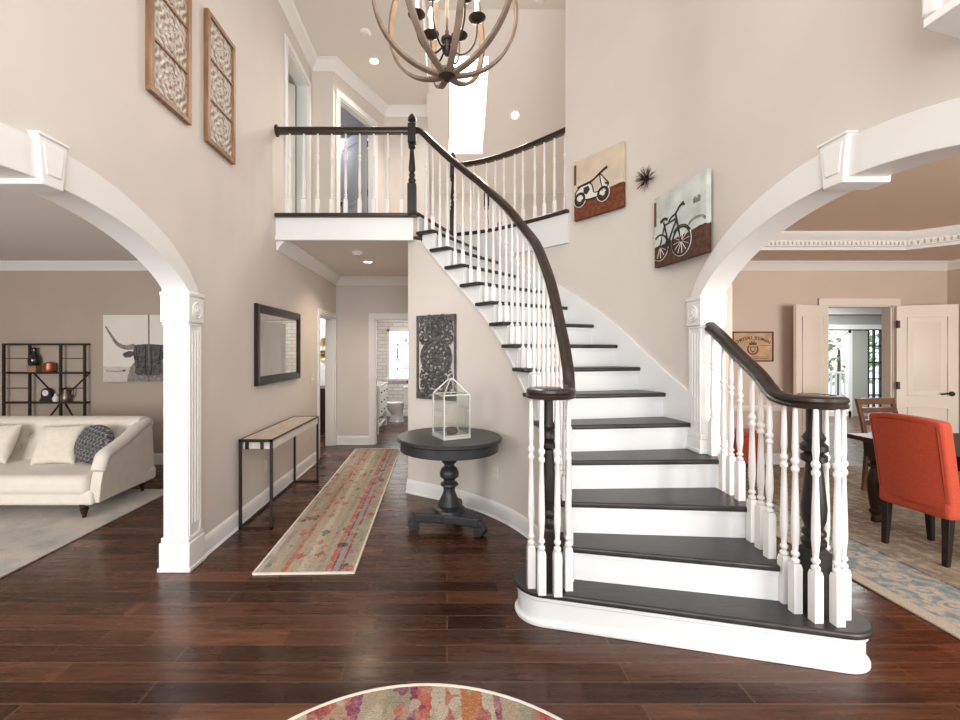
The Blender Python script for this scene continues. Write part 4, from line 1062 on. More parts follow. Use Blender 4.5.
for pts, w_ in (([(-.245, -.115), (-.135, -.10), (-.195, .075)], .011), ([(-.245, -.115), (-.185, .04)], .009), ([(-.135, -.10), (-.03, .06)], .012), ([(-.19, .045), (-.035, .06)], .011), ([(.02, -.125), (-.045, .10)], .012),
                ([(-.235, .085), (-.19, .10), (-.145, .085)], .022), ([(-.045, .10), (-.10, .085), (-.13, .06)], .010), ([(-.045, .10), (.01, .145), (.05, .16)], .012), ([(.02, .15), (.06, .14)], .014), ([(-.135, -.10), (-.12, -.15)], .010), ([(-.14, -.155), (-.10, -.155)], .010)):
    ribbon(b, smooth_path([V(p) for p in pts], 3) if len(pts) > 2 and w_ > .02 else pts, w_, -.047)
ribbon(b, circ(-.135, -.10, .026, 18)[:-1], .010, -.047, closed=True); ribbon(b, circ(.02, -.125, .118, 20, .5, 2.4), .008, -.047)
b.build('painted_frame', M['ink'], bk)
b = MB(); ribbon(b, circ(.21, -.06, .09, 16, .2, 2.9, .5), .018, -.0425); b.build('painted_shadow', M['ink_grey'], bk)
b = MB(); flat(b, [(.17, .12), (.19, .14), (.21, .12), (.23, .14), (.25, .12), (.245, .09), (.175, .09)], -.0425); b.build('painted_mark', M['ink_grey'], bk)
b = MB(); b.box(-.307, -.28, -.0425, -.040, .05, .25); b.build('painted_edge', M['ink_brown'], bk, smooth=False)
for o in kids(bk):
    if o.name.split('.')[0] in ('painted_tire', 'painted_spoke', 'painted_frame'): o.location = (.018, 0, -.02)
# scooter
A, B_ = V((1.33, 4.48)), V((1.64, 4.02)); dv = B_-A; rz = math.atan2(dv.y, dv.x); mid = (A+B_)/2; fw = V((math.sin(rz), -math.cos(rz)))
mid += fw*.012
sc_ = canvas('scooter_painting', 'canvas painting of a motor scooter on the right wall nearest the stairs', (mid.x, mid.y, 3.15), rz, .278, .297, M['scooter_canvas'])
_f, _r = flat, ribbon
def sq(pts): return [((p[0]+.02)*.93-.018, p[1] if p[1] < -.05 else -.05+(p[1]+.05)*.72) for p in pts]
def flat(mb, pts, *a): _f(mb, sq(pts), *a)
def ribbon(mb, pts, w_, *a, **k): _r(mb, sq(pts), w_, *a, **k)
b = MB()
flat(b, [(-.27, -.02), (-.20, .05), (-.10, .055), (-.07, .02), (-.05, -.07), (.03, -.075), (.045, .0), (.03, .10), (.05, .11), (.075, .06), (.075, -.02), (.12, -.02), (.13, -.055), (.10, -.10), (.03, -.12), (-.09, -.12), (-.15, -.115), (-.27, -.08)], -.044)
b.build('painted_body', M['ink_white'], sc_)
for cx, cz, r in ((-.22, -.10, .058), (.07, -.115, .055)): b = MB(); ribbon(b, circ(cx, cz, r, 28)[:-1], .026, -.0465, closed=True); b.build('painted_tire', M['ink'], sc_)
b = MB()
flat(b, [(-.255, .065), (-.09, .085), (-.04, .10), (-.04, .075), (-.10, .05), (-.25, .04)], -.0465)
flat(b, [(-.17, .02), (-.11, .03), (-.09, -.03), (-.13, -.075), (-.17, -.05)], -.0465)
ribbon(b, [(-.05, .085), (.02, .13), (.075, .165), (.12, .185)], lambda t: .016+.008*t, -.0465); ribbon(b, [(.03, .135), (.04, .05), (.055, -.04), (.07, -.115)], .010, -.0465)
ribbon(b, smooth_path([V(p) for p in [(.045, .12), (.10, .03), (.135, -.03), (.12, -.07)]], 5), .009, -.0465)
ribbon(b, smooth_path([V(p) for p in [(-.28, -.06), (-.27, .0), (-.20, .055), (-.10, .06), (-.06, .01), (-.04, -.075), (.03, -.08)]], 4), .009, -.0465)
ribbon(b, smooth_path([V(p) for p in [(-.15, -.12), (-.05, -.135), (.01, -.13)]], 4), .012, -.0465); ribbon(b, [(.10, -.02), (.135, -.035)], .02, -.0465)
b.build('painted_outline', M['ink'], sc_)
for cx, cz in ((-.22, -.10), (.07, -.115)): b = MB(); ribbon(b, circ(cx, cz, .076, 24)[:-1], .006, -.0450, closed=True); flat(b, circ(cx, cz, .022, 14)[:-1], -.048); b.build('painted_rim', M['ink_white'], sc_)
flat, ribbon = _f, _r
b = MB(); b.box(-.278, -.25, -.0425, -.040, .06, .26); b.build('painted_edge', M['ink_brown'], sc_, smooth=False)
# starburst
p = out(6.75, -.004); t_ = out(6.6)-out(7.1); rz = math.atan2(t_.y, t_.x)
sb = thing('starburst', 'small dark metal starburst on the right wall between the two paintings', 'wall ornament', (p.x, p.y, 3.02), rz)
b = MB(); rnd = random.Random(5)
for i in range(120):
    th = rnd.uniform(0, 2*PI); ph = rnd.uniform(.05, 1.45); r = .112*rnd.uniform(.75, 1.1)
    dd = V((math.cos(th)*math.sin(ph), -math.cos(ph)*.8, math.sin(th)*math.sin(ph))); b.cyl(V((0, -.02, 0)), V((0, -.02, 0))+dd*r, .0026, .0012, 5)
b.build('spiny_burst', M['spike'], sb)
b = MB(); b.ball((0, -.02, 0), .02); b.build('core', M['bronze'], sb)

# chandelier
CH = V((0, 2.5, 3.52)); R = .415
ch = thing('orb_chandelier', 'open orb chandelier of curved wooden bands hanging over the foyer', 'chandelier', CH)
for i in range(8):
    a = math.radians(12+45*i); c, s = math.cos(a), math.sin(a); L = []
    for t in frange(math.radians(-88), math.radians(88), 40):
        ct, st_ = math.cos(t), math.sin(t); er = V((c*ct, s*ct, st_)); eh = V((-s, c, 0)); k = 1.0
        L.append([er*(R-.009)+eh*.0175, er*(R-.009)-eh*.0175, er*(R+.009)-eh*.0175, er*(R+.009)+eh*.0175])
    b = MB(); b.bridge(L); b.build('band', M['chand_wood'], ch, bevel=.003)
b = MB()
for sg in (-1, 1): b.lathe([(0, sg*(R-.03)), (.05, sg*(R-.03)), (.058, sg*(R-.01)), (.045, sg*(R+.012)), (.02, sg*(R+.022)), (.012, sg*(R+.035)), (0, sg*(R+.04))], seg=24)
b.build('hub', M['bronze'], ch)
b = MB(); b.cyl((0, 0, -.24), (0, 0, R), .007); b.lathe([(0, -.30), (.012, -.30), (.02, -.285), (.028, -.275), (.028, -.225), (.034, -.22), (.034, -.205), (.012, -.195), (.01, -.16)], seg=18); b.build('stem', M['bronze'], ch)
for i in range(6):
    a = i*PI/3+math.radians(4); c, s = math.cos(a), math.sin(a)
    P = lambda r, z: V((r*c, r*s, z))
    b = MB(); b.tube(smooth_path([P(.02, -.25), P(.07, -.29), P(.125, -.27), P(.165, -.20), P(.172, -.10)], 6), .0055, 7); arm = b.build('arm', M['bronze'], ch)
    b = MB(); b.lathe([(.0, -.105), (.012, -.105), (.045, -.085), (.05, -.078), (.045, -.074), (0, -.078)], (.172*c, .172*s, 0), 18); b.build('cup', M['bronze'], arm)
    b = MB(); b.cyl(P(.172, -.078), P(.172, .01), .013, seg=12); b.build('candle_sleeve', M['whitewash'], arm)
    b = MB(); b.lathe([(0, .01), (.010, .012), (.018, .035), (.014, .06), (.004, .085), (0, .09)], (.172*c, .172*s, 0), 12); b.build('bulb', M['bulb'], arm)
b = MB(); b.cyl((0, 0, R+.03), (0, 0, 6.1-CH.z), .006); b.lathe([(0, 6.05-CH.z), (.06, 6.06-CH.z), (.065, 6.1-CH.z), (0, 6.1-CH.z)], seg=24); b.build('hanging_rod', M['bronze'], ch)
point('chandelier_light', (CH.x, CH.y, CH.z+.02), 20, (1, .82, .62), .16)

# ceiling lights and detectors
def can(loc, label, rot=(0, 0, 0), power=18):
    o = thing('recessed_light', label, 'ceiling light', loc, 0, 'recessed ceiling lights'); o.rotation_euler = rot
    b = MB(); b.lathe([(.055, -.001), (.085, -.001), (.085, -.010), (.07, -.013), (.055, -.004)], seg=28); b.build('trim_ring', M['white'], o)
    b = MB(); b.lathe([(0, -.003), (.056, -.003), (.05, -.007), (0, -.008)], seg=24); b.build('lens', M['lamp'], o)
    T = o.matrix_basis
    if power: spot('recessed_glow', T @ V((0, 0, -.04)), power, rot=rot)
    return o
can((-.98, 5.93, FC), 'lit recessed light in the flat ceiling above the landing', power=60)
yy = 8.0; tt = (4.4+.8*8-1.54)/(236+.8*440); yv = 440*tt
can((68*tt, yv, slope_z(yv)), 'lit recessed light in the sloped ceiling right of the skylight', (-SL, 0, 0), 120)
can((-1.07, 5.95, CE), 'recessed light in the hall ceiling, the farther of the two ceiling discs', power=70)
def detector(loc, label):
    o = thing('smoke_detector', label, 'smoke detector', loc, 0, 'smoke detectors on the ceilings')
    b = MB(); b.lathe([(0, 0), (.07, 0), (.07, -.018), (.055, -.035), (.0, -.038)], seg=26); b.build('housing', M['ceramic'], o)
    b = MB(); b.lathe([(.03, -.0365), (.04, -.0365), (.04, -.043), (.03, -.043)], seg=20); b.build('vent_ring', M['ceramic'], o)
detector((-1.0, 5.39, FC), 'white smoke detector on the flat ceiling left of the chandelier')
detector((1.2, 5.7, 6.1), 'white smoke detector on the high ceiling at the top right of the gallery')
detector((-1.10, 5.38, CE), 'white smoke detector on the hall ceiling just behind the landing edge')
# small box on the gallery floor
o = thing('wooden_box', 'small tan wooden box on the gallery floor behind the railing', 'box', (.68, 5.46, UP)); b = MB(); b.box(-.05, .05, -.05, .05, 0, .11); b.build('box_body', M['crate_box'], o, bevel=.004)
b = MB(); b.box(-.054, .054, -.054, .054, .11, .13); b.build('lid', M['crate_box'], o, bevel=.003)

# ------------------------------------------------------------------ living room
b = MB(); b.box(-2.05, 2.05, -2.15, 2.15, 0, .012); o = b.build('area_rug', M['living_rug'], smooth=False, bevel=.004); o.location = (-5.07, 2.72, .001)
tag(o, 'faded cream and grey area rug under the white sofa', 'rug')
def turned_leg(mb, x, y, z0, z1, r=.032):
    H = z1-z0; mb.lathe([(r*z[0], z0+H*z[1]) for z in ((.5, 0), (.55, .05), (.5, .12), (.75, .3), (1.0, .55), (1.1, .66), (.7, .72), (1.1, .8), (1.0, .86), (1.2, .92), (1.2, 1.0))], (x, y, 0), 18)
SX0, SX1, SY0, SY1 = -5.35, -3.20, 3.98, 4.93
so = thing('sofa', 'cream tufted sofa with low sloping arms in the left room', 'sofa', (0, 0, .0135))
b = MB(); b.box(SX0+.02, SX1-.07, SY0, SY1-.18, .20, .39); o = b.build('seat_cushion', M['sofa'], so, bevel=.07, seg=5)
b = MB(); b.box(SX0+.03, SX1-.03, SY0+.02, SY1-.03, .115, .25); b.build('base', M['sofa'], so, bevel=.03, seg=3)
# tufted back: grid with dimples, rolled over the top
b = MB(); nx, nv = 120, 40; rows = []
prof = smooth_path([V(p) for p in [(4.60, .33), (4.66, .50), (4.70, .66), (4.70, .75), (4.74, .80), (4.82, .815), (4.90, .79), (4.93, .72), (4.90, .5), (4.90, .15)]], 5)
ux = [SX0+.10+(SX1-.10-SX0-.10)*i/nx for i in range(nx+1)]
tuft = [(x, z) for r_, z in enumerate((.50, .63)) for x in frange(SX0+.25+.11*(r_ % 2), SX1-.25, 9)]
for pr in prof:
    row = []
    for x in ux:
        d = 0
        if pr.x < 4.735:
            for tx, tz in tuft:
                q = math.hypot((x-tx)/.075, (pr.y-tz)/.06)
                if q < 2.2: d = max(d, math.exp(-q*1.6))
        bul = .012*math.sin((x-SX0)*PI/.22) if False else 0
        end = max(0, (x-(SX1-.16))/.14); y = pr.x+.065*d ; z = pr.y-.05*end*end*(1 if pr.y > .6 else 0)
        row.append((x, y, z))
    rows.append(row)
b.bridge(rows, closed=False); bb = b.build('backrest', M['sofa'], so); bm_ = bb.modifiers.new('thick', 'SOLIDIFY'); bm_.thickness = .02; bm_.offset = -1
b = MB()
for tx, tz in tuft:
    b.ball((tx, 4.712 if tz > .55 else 4.695, tz), (.016, .010, .016), 8, 5)
b.build('tufting', M['cream_pillow'], bb)['kind'] = 'stuff'
for s in (-1, 1):     # arms: sloping scroll
    xi, xo = (SX1-.15, SX1-.03) if s > 0 else (SX0+.03, SX0+.15)
    top = smooth_path([V(p) for p in [(SY0+.06, .50), (SY0+.10, .555), (SY0+.22, .585), (SY0+.45, .635), (SY0+.66, .70), (SY1-.10, .75), (SY1-.02, .72)]], 6)
    b = MB(); b.prism([(SY0+.06, .13), (SY0+.03, .30), (SY0+.04, .50)]+[(p.x, p.y) for p in top]+[(SY1-.03, .13)], xi+.02, xo, 'x')
    xr = (xi+xo)/2+s*.012
    b.sweep([(xr, SY0+.02, .43)]+[(xr, p.x, p.y) for p in top], [(.070*math.cos(2*PI*i/16), .05*math.sin(2*PI*i/16)) for i in range(16)])
    for v in b.bm.verts: v.co.x += s*(.17*(SY1-v.co.y)/.95-.06)*min(1, max(.35, v.co.z/.4))
    b.build('arm', M['sofa'], so, bevel=.02, seg=3)
for x in (SX0+.14, SX1-.13):
    for y in (SY0+.06, SY1-.12): b = MB(); turned_leg(b, x, y, 0, .125); b.build('leg', M['dining_dark'], so)
def pillow(name, loc, rx, rz, W, T, m, label, cat='cushion', round_=False, ry=0):
    b = MB(); n = 22; rows_f = []; rows_b = []
    for sgn, rows in ((1, rows_f), (-1, rows_b)):
        for i in range(n+1):
            r = []
            for j in range(n+1):
                u, v = 2*i/n-1, 2*j/n-1
                if round_: a = u*math.sqrt(1-v*v/2); c = v*math.sqrt(1-u*u/2)
                else: k = 1-.10*(1-abs(u*v))*(abs(u)**4+abs(v)**4)/1.2; a, c = u*k, v*k
                th = T*((1-abs(u)**2.6)*(1-abs(v)**2.6))**.45
                th += random.uniform(-.004, .004) if th > .01 else 0
                r.append((a*W/2, sgn*th/2, c*W/2))
            rows.append(r)
    b.bridge(rows_f, closed=False); b.bridge(rows_b, closed=False); bmesh.ops.remove_doubles(b.bm, verts=b.bm.verts[:], dist=.001)
    o = b.build(name, m, sub=1); o.location = loc; o.rotation_euler = (rx, ry, rz); return tag(o, label, cat, 'cushions on the sofa')
pillow('cushion', (-3.97, 4.50, .585), -.45, .12, .42, .15, M['cream_pillow'], 'cream square cushion on the sofa beside the grey knitted one')
pillow('cushion', (-4.62, 4.50, .595), -.42, -.05, .42, .15, M['cream_pillow'], 'cream cushion on the sofa at the left edge of the photo')
pillow('knit_cushion', (-3.575, 4.46, .60), -.35, -.25, .40, .17, M['knit'], 'round grey cable knit cushion leaning in the sofa corner', round_=True, ry=.25)
# shelf
sh = thing('bookcase', 'black metal open bookcase behind the sofa against the taupe wall', 'shelf', (-5.41, 5.95, 0))
X = [-.55, -.20, .216, .538]
for x in X:
    b = MB()
    for y in (-.033,): b.box(x-.013, x+.013, y-.013, y+.013, 0, 1.64)
    for z in (1.635, 1.255, .85, .45, .06): b.box(x-.012, x+.012, -.04, .045, z-.012, z+.005)
    b.build('upright', M['black'], sh, smooth=False)
for z in (1.63, 1.245, .845, .445, .06): b = MB(); b.box(-.563, .551, -.045, .046, z-.012, z+.012); b.build('shelf_board' if z < 1.6 else 'top_frame', M['black'], sh, smooth=False)
sh_top = [o for o in kids(sh) if o.name.startswith('top_frame')][0]
b = MB()
for x0, x1 in ((X[0], X[1]), (X[2], X[3])):
    for z in (1.44, 1.04): b.cyl((x0, -.03, z), (x1, -.03, z), .005, seg=6)
b.build('guard_rod', M['black'], sh)
b = MB()
for p, q in (((X[1], 1.23), (.025, .99)), ((X[3], 1.23), (X[2]-.02, .90)), ((X[1]+.05, .45), (.15, .83)), ((X[2]+.22, .45), (X[2]-.0, .83))): b.bar((p[0], .036, p[1]), (q[0], .036, q[1]), .018, .012)
b.build('brace', M['black'], sh, smooth=False)
def sx(px, d=5.945): return (px-447)*d/440
o = thing('storage_box', 'tan wooden block under the dark bottle on the top shelf', 'box', (sx(34.5), 5.945, 1.257)); b = MB(); b.box(-.06, .06, -.05, .05, 0, .075); b.build('box_body', M['crate_box'], o, bevel=.004); b = MB(); b.box(-.064, .064, -.054, .054, .075, .085); b.build('lid', M['crate_box'], o, bevel=.003)
o = thing('bottle_vase', 'dark glass bottle vase standing on the tan block in the bookcase', 'vase', (sx(34.5), 5.945, 1.342)); b = MB(); b.lathe([(0, 0), (.055, 0), (.068, .02), (.072, .08), (.062, .13), (.03, .17), (.024, .20), (.026, .225), (.038, .235), (.03, .24), (0, .235)], seg=24); b.build('vase_body', M['bottle_glass'], o)
o = thing('copper_pot', 'round copper pot on the top shelf right of the bottle', 'pot', (sx(50), 5.945, 1.257)); b = MB(); b.lathe([(0, 0), (.06, 0), (.07, .02), (.072, .08), (.066, .10), (.066, .115), (0, .118)], seg=24); b.build('pot_body', M['copper'], o)
b = MB(); b.lathe([(.066, .115), (.07, .12), (.05, .128), (.01, .133), (.008, .145), (0, .15)], seg=20); b.build('lid', M['copper'], o)
o = thing('table_clock', 'black rounded table clock on the middle shelf', 'clock', (sx(47.5), 5.945, .857)); b = MB(); b.prism([(-.085, 0), (.085, 0), (.085, .03), (.065, .05)]+[(.065*math.cos(a), .12+.065*math.sin(a)) for a in frange(0, PI, 14)]+[(-.065, .05), (-.085, .03)], -.03, .03, 'y'); b.build('case', M['ink'], o, bevel=.004)
b = MB(); b.lathe([(0, 0), (.04, 0), (.04, .006), (0, .007)], seg=22, T=Matrix.Translation((0, -.03, .118)) @ Matrix.Rotation(PI/2, 4, 'X')); dl_ = b.build('dial', M['ceramic'], o)
b = MB(); b.box(-.002, .002, -.0385, -.037, .118, .148); b.box(-.001, .022, -.0385, -.037, .116, .120); b.build('hand', M['ink'], dl_, smooth=False)
o = thing('ceramic_jar', 'small white ceramic jar right of the black clock', 'jar', (sx(56.5), 5.935, .857)); b = MB(); b.lathe([(0, 0), (.028, 0), (.04, .03), (.036, .06), (.022, .075), (.024, .085), (0, .09)], seg=20); b.build('jar_body', M['ceramic'], o)
b = MB(); b.ball((0, 0, .098), (.02, .02, .012)); b.build('lid', M['ceramic'], o)
o = thing('coffee_pot', 'dark pewter coffee pot on the middle shelf beside the white jar', 'kettle', (sx(66), 5.945, .857)); b = MB(); b.lathe([(0, 0), (.055, 0), (.062, .02), (.058, .08), (.038, .14), (.036, .16), (.04, .165), (.02, .185), (.008, .20), (0, .205)], seg=22); b.build('pot_body', M['pewter'], o)
b = MB(); b.tube(smooth_path([V((.055, 0, .05)), V((.085, 0, .09)), V((.095, 0, .15)), V((.10, 0, .165))], 4), .011, 8); b.build('spout', M['pewter'], o)
b = MB(); b.tube(smooth_path([V((-.036, 0, .15)), V((-.085, 0, .14)), V((-.085, 0, .07)), V((-.055, 0, .04))], 4), .008, 8); b.build('handle', M['pewter'], o)
# longhorn diptych
def cow(cx, mir, label):
    o = thing('longhorn_print', label, 'painting', (cx, 6.0, 1.575), 0, 'longhorn canvases'); W, Hh = .305, .455
    b = MB(); b.box(-W, W, -.040, -.002, -Hh, Hh); b.build('canvas', M['cow_canvas'], o, smooth=False, bevel=.003)
    F = (lambda p: p) if not mir else (lambda p: (-p[0], p[1]))
    E = .305
    b = MB(); flat(b, [F(p) for p in [(E, .06), (.22, .055), (.10, .045), (.09, .02), (.11, -.02), (.11, -.10), (.13, -.20), (.14, -.27), (.13, -.33), (.17, -.36), (E, -.37)]], -.0445)
    b.build('painted_head', M['ink_soft'], o)
    b = MB(); flat(b, [F(p) for p in [(.13, -.18), (.07, -.25), (.04, -.35), (.02, -.45), (E, -.45), (E, -.28), (.2, -.22)]], -.0425); b.build('painted_body', M['ink_grey'], o)
    b = MB(); ribbon(b, [F(p) for p in smooth_path([V(p) for p in [(-.27, .30), (-.20, .19), (-.11, .065), (0, .015), (.12, .025)]], 6)], lambda t: .012+.062*t, -.0455); b.build('painted_horn', M['ink_grey'], o)
    b = MB(); flat(b, [F((p[0], p[1])) for p in [(.11, -.04), (.05, -.035), (-.02, -.06), (-.035, -.09), (.0, -.125), (.07, -.12), (.11, -.09)]], -.0465); b.build('painted_ear', M['ink_soft'], o)
    b = MB(); ribbon(b, [F(p) for p in [(.145, .03), (.16, -.1), (.18, -.22)]], .012, -.0465); ribbon(b, [F(p) for p in [(.28, .03), (.27, -.2), (.285, -.36)]], .016, -.0465); ribbon(b, [F(p) for p in circ(.155, -.13, .02, 12)[:-1]], .012, -.0465, closed=True); b.build('painted_eye', M['ink'], o)
    b = MB(); ribbon(b, [F(p) for p in [(-.26, -.305), (-.10, -.31), (.0, -.30)]], .012, -.0425); ribbon(b, [F(p) for p in [(-.04, -.30), (.0, -.30)]], .03, -.0425); b.build('painted_horizon', M['ink_grey'], o)
cow(-4.355, False, 'left canvas of the longhorn cattle pair on the taupe wall')
cow(-3.725, True, 'right canvas of the longhorn cattle pair, partly behind the white pillar')

# ------------------------------------------------------------------ dining room
b = MB(); b.box(2.73, 6.5, 1.75, 5.85, .001, .013); o = b.build('area_rug', M['dining_rug'], smooth=False, bevel=.004); tag(o, 'brown oriental rug with blue border under the dining table', 'rug')
RZ = .013
tb = thing('dining_table', 'dark wooden dining table with turned legs behind the red chair', 'table', (4.71, 3.47, RZ), .0)
b = MB(); b.box(-1.02, 1.02, -.62, .62, .725, .765); b.build('tabletop', M['dining_dark'], tb, bevel=.008, seg=3)
b = MB(); b.box(-.90, .90, -.50, .50, .63, .725); b.build('apron', M['dining_dark'], tb, bevel=.004)
for sx_ in (-1, 1):
    for sy in (-1, 1):
        b = MB(); x, y = sx_*.87, sy*.47
        b.box(x-.055, x+.055, y-.055, y+.055, .58, .725)
        b.lathe([(.03, 0), (.036, .02), (.030, .06), (.045, .08), (.05, .10), (.035, .12), (.045, .16), (.058, .28), (.062, .36), (.05, .44), (.036, .48), (.058, .495), (.058, .515), (.038, .53), (.05, .545), (.055, .58)], (x, y, 0), 20)
        b.build('leg', M['dining_dark'], tb)
def parsons(loc, rz, label):
    o = thing('dining_chair', label, 'chair', loc, rz, None)
    # local: back at y = 0 side, faces +y
    b = MB(); L = []
    for z, dy, wd in ((.40, .02, .235), (.55, .0, .236), (.75, -.03, .238), (.95, -.065, .24), (1.0, -.075, .24), (1.03, -.08, .232)):
        n = 14; front, back = [], []
        for i in range(n+1):
            u = 2*i/n-1; x = wd*u; cv = .045*u*u; crown_ = .022*(1-u*u) if z > .99 else 0
            back.append((x, dy+cv*.9, z+crown_)); front.append((x, dy+cv+.085, z+crown_))
        L.append(back+front[::-1])
    b.bridge(L); b.build('backrest', M['red'], o, bevel=.015, seg=3, sub=0)
    b = MB(); b.box(-.235, .235, .04, .52, .33, .47); b.build('seat', M['red'], o, bevel=.035, seg=4)
    b = MB()
    for s in (-1, 1): b.tube([(s*(w_-.028), dy+.034, z) for z, dy, w_ in ((.42, .02, .235), (.6, -.008, .236), (.8, -.04, .238), (.99, -.073, .24))], .005, 6)
    b.tube([(.21*u, -.076+.045*u*u*.9, 1.0+.018*(1-u*u)) for u in frange(-1, 1, 12)], .005, 6); b.build('piping', M['red_dark'], o)
    for sx_ in (-1, 1):
        for y, k in ((.085, -.02), (.47, .02)):
            b = MB(); x = sx_*.195
            b.bridge([[(x-h, y+k*(1-t)-h, z), (x+h, y+k*(1-t)-h, z), (x+h, y+k*(1-t)+h, z), (x-h, y+k*(1-t)+h, z)] for z, h, t in ((0, .017, 0), (.2, .022, .6), (.41, .027, 1))])
            b.build('leg', M['dark'], o, bevel=.004)
    return o
red = parsons((3.445, 3.30, RZ), -PI/2+.12, 'orange red upholstered chair seen from behind, the large one on the rug')
ot = thing('ottoman', 'low orange red ottoman by the dining wall, glimpsed between the right balusters', 'ottoman', (3.87, 5.75, RZ))
b = MB(); b.box(-.17, .17, -.15, .15, .08, .42); b.build('body', M['red'], ot, bevel=.02, seg=3); b = MB(); b.box(-.175, .175, -.155, .155, .42, .49); b.build('lid', M['red'], ot, bevel=.02, seg=3)
for x in (-.13, .13):
    for y in (-.11, .11): b = MB(); b.cyl((x, y, 0), (x, y, .09), .018, .022); b.build('leg', M['dining_dark'], ot)
# ladder-back chair on the far side of the table
lc = thing('ladderback_chair', 'brown wooden slat-back chair on the far side of the dining table', 'chair', (4.80, 4.83, RZ), PI+.14)
b = MB()
for s in (-1, 1):
    b = MB(); b.bridge([[(s*.225-.02, y-.016, z), (s*.225+.02, y-.016, z), (s*.225+.02, y+.016, z), (s*.225-.02, y+.016, z)] for z, y in ((0, -.03), (.45, 0), (.75, -.04), (1.0, -.10))]); b.build('back_post', M['chair_brown'], lc, bevel=.004)
for z, y, h in ((.60, -.02, .028), (.74, -.035, .028), (.87, -.06, .028), (.965, -.085, .035)):
    b = MB(); b.bridge([[(x, y-.011+.02*(1-(x/.22)**2)*-1, z-h), (x, y+.011-.02*(1-(x/.22)**2), z-h), (x, y+.011-.02*(1-(x/.22)**2), z+h), (x, y-.011-.02*(1-(x/.22)**2), z+h)] for x in frange(-.21, .21, 8)]); b.build('slat', M['chair_brown'], lc)
b = MB(); b.box(-.235, .235, -.01, .43, .44, .47); b.build('seat', M['chair_brown'], lc, bevel=.008)
for s in (-1, 1): b = MB(); b.box(s*.2-.02, s*.2+.02, .37, .41, 0, .44); b.build('leg', M['chair_brown'], lc, bevel=.004)
# crate sign with lettering
sg = thing('wine_crate_sign', 'tan wine crate sign with a crest on the dining wall behind the handrail', 'sign', (4.155, 6.0, 1.60)); W, Hh = .275, .20
b = MB(); b.box(-W, W, -.02, 0, -Hh, Hh); b.build('board', M['crate'], sg, smooth=False, bevel=.002)
b = MB(); f = .014
b.box(-W, W, -.03, -.015, Hh-f, Hh+.004); b.box(-W, W, -.03, -.015, -Hh-.004, -Hh+f); b.box(-W-.004, -W+f, -.03, -.015, -Hh, Hh); b.box(W-f, W+.004, -.03, -.015, -Hh, Hh); b.build('border', M['ink_brown'], sg, smooth=False)
def letters(text, size, place, mb):
    for i, c in enumerate(text):
        if c == ' ': continue
        cu = bpy.data.curves.new('glyph', 'FONT'); cu.body = c; cu.size = size; cu.extrude = .0008; cu.offset = .0016; cu.align_x = 'CENTER'
        ob = bpy.data.objects.new('glyph', cu); COL.objects.link(ob); bpy.context.view_layer.update()
        me = bpy.data.meshes.new_from_object(ob.evaluated_get(bpy.context.evaluated_depsgraph_get())); x, z, a = place(i, len(text))
        me.transform(Matrix.Translation((x, -.0215, z)) @ Matrix.Rotation(-a, 4, 'Y') @ Matrix.Rotation(PI/2, 4, 'X')); mb.bm.from_mesh(me)
        bpy.data.objects.remove(ob); bpy.data.curves.remove(cu)
def arc_place(i, n):
    a = math.radians(90+31-62*i/(n-1)); r = .40; return (.40*math.cos(a), -.30+.40*math.sin(a), a-PI/2)
for word, pad in (('CHATEAU', (0, 8)), ('JOUANIN', (8, 0))): b = MB(); letters(' '*pad[0]+word+' '*pad[1], .060, arc_place, b); b.build('lettering', M['ink_brown'], sg, smooth=False)
b = MB()
flat(b, [(-.035, .0), (.035, .0), (.035, -.05), (.0, -.085), (-.035, -.05)], -.024, -.0195); ribbon(b, circ(0, -.035, .068, 24, PI*.78, PI*2.22), .02, -.0235, -.0195)
flat(b, [(-.045, .02), (-.055, .065), (-.03, .045), (-.018, .075), (0, .05), (.018, .075), (.03, .045), (.055, .065), (.045, .02)], -.0235, -.0195); b.build('crest', M['ink_brown'], sg, smooth=False)
b = MB(); flat(b, [(-.022, -.012), (.022, -.012), (.022, -.045), (0, -.065), (-.022, -.045)], -.0255, -.0235); b.build('shield', M['crate'], sg, smooth=False)
b = MB(); b.box(-.20, .20, -.0225, -.0195, -.165, -.158); b.box(-.15, .15, -.0225, -.0195, -.142, -.137); b.box(.09, .24, -.0225, -.0195, .012, .018); b.build('rule', M['ink_brown'], sg, smooth=False)

# ------------------------------------------------------------------ bathroom and kitchen glimpses
vn = thing('vanity', 'white bathroom vanity with drawers seen through the far doorway', 'cabinet', (-1.48, 8.65, 0))
b = MB(); b.box(-.21, .22, -.57, .57, .30, .86); b.build('body', M['white'], vn, smooth=False, bevel=.004)
b = MB(); b.box(-.215, .24, -.59, .59, .86, .90); b.build('countertop', M['porcelain'], vn, bevel=.005)
for y in (-.52, .52):
    for x in (-.17, .19): b = MB(); b.box(x-.028, x+.028, y-.03, y+.03, 0, .30); b.build('leg', M['white'], vn, smooth=False)
b = MB(); b.box(-.2, .2, -.55, .55, .10, .13); b.build('shelf', M['white'], vn, smooth=False)
for j in range(3):
    for z0, z1 in ((.32, .49), (.50, .67), (.68, .84)):
        y0 = -.55+j*.37; b = MB(); b.box(.22, .238, y0, y0+.36, z0, z1); dr = b.build('drawer', M['white'], vn, smooth=False, bevel=.003); b = MB(); b.ball((.25, y0+.18, (z0+z1)/2), .014, 8, 6); b.build('knob', M['bronze'], dr)
to = thing('toilet', 'white toilet under the leaded bathroom window', 'toilet', (-1.15, 9.62, 0), PI)
b = MB(); L = []
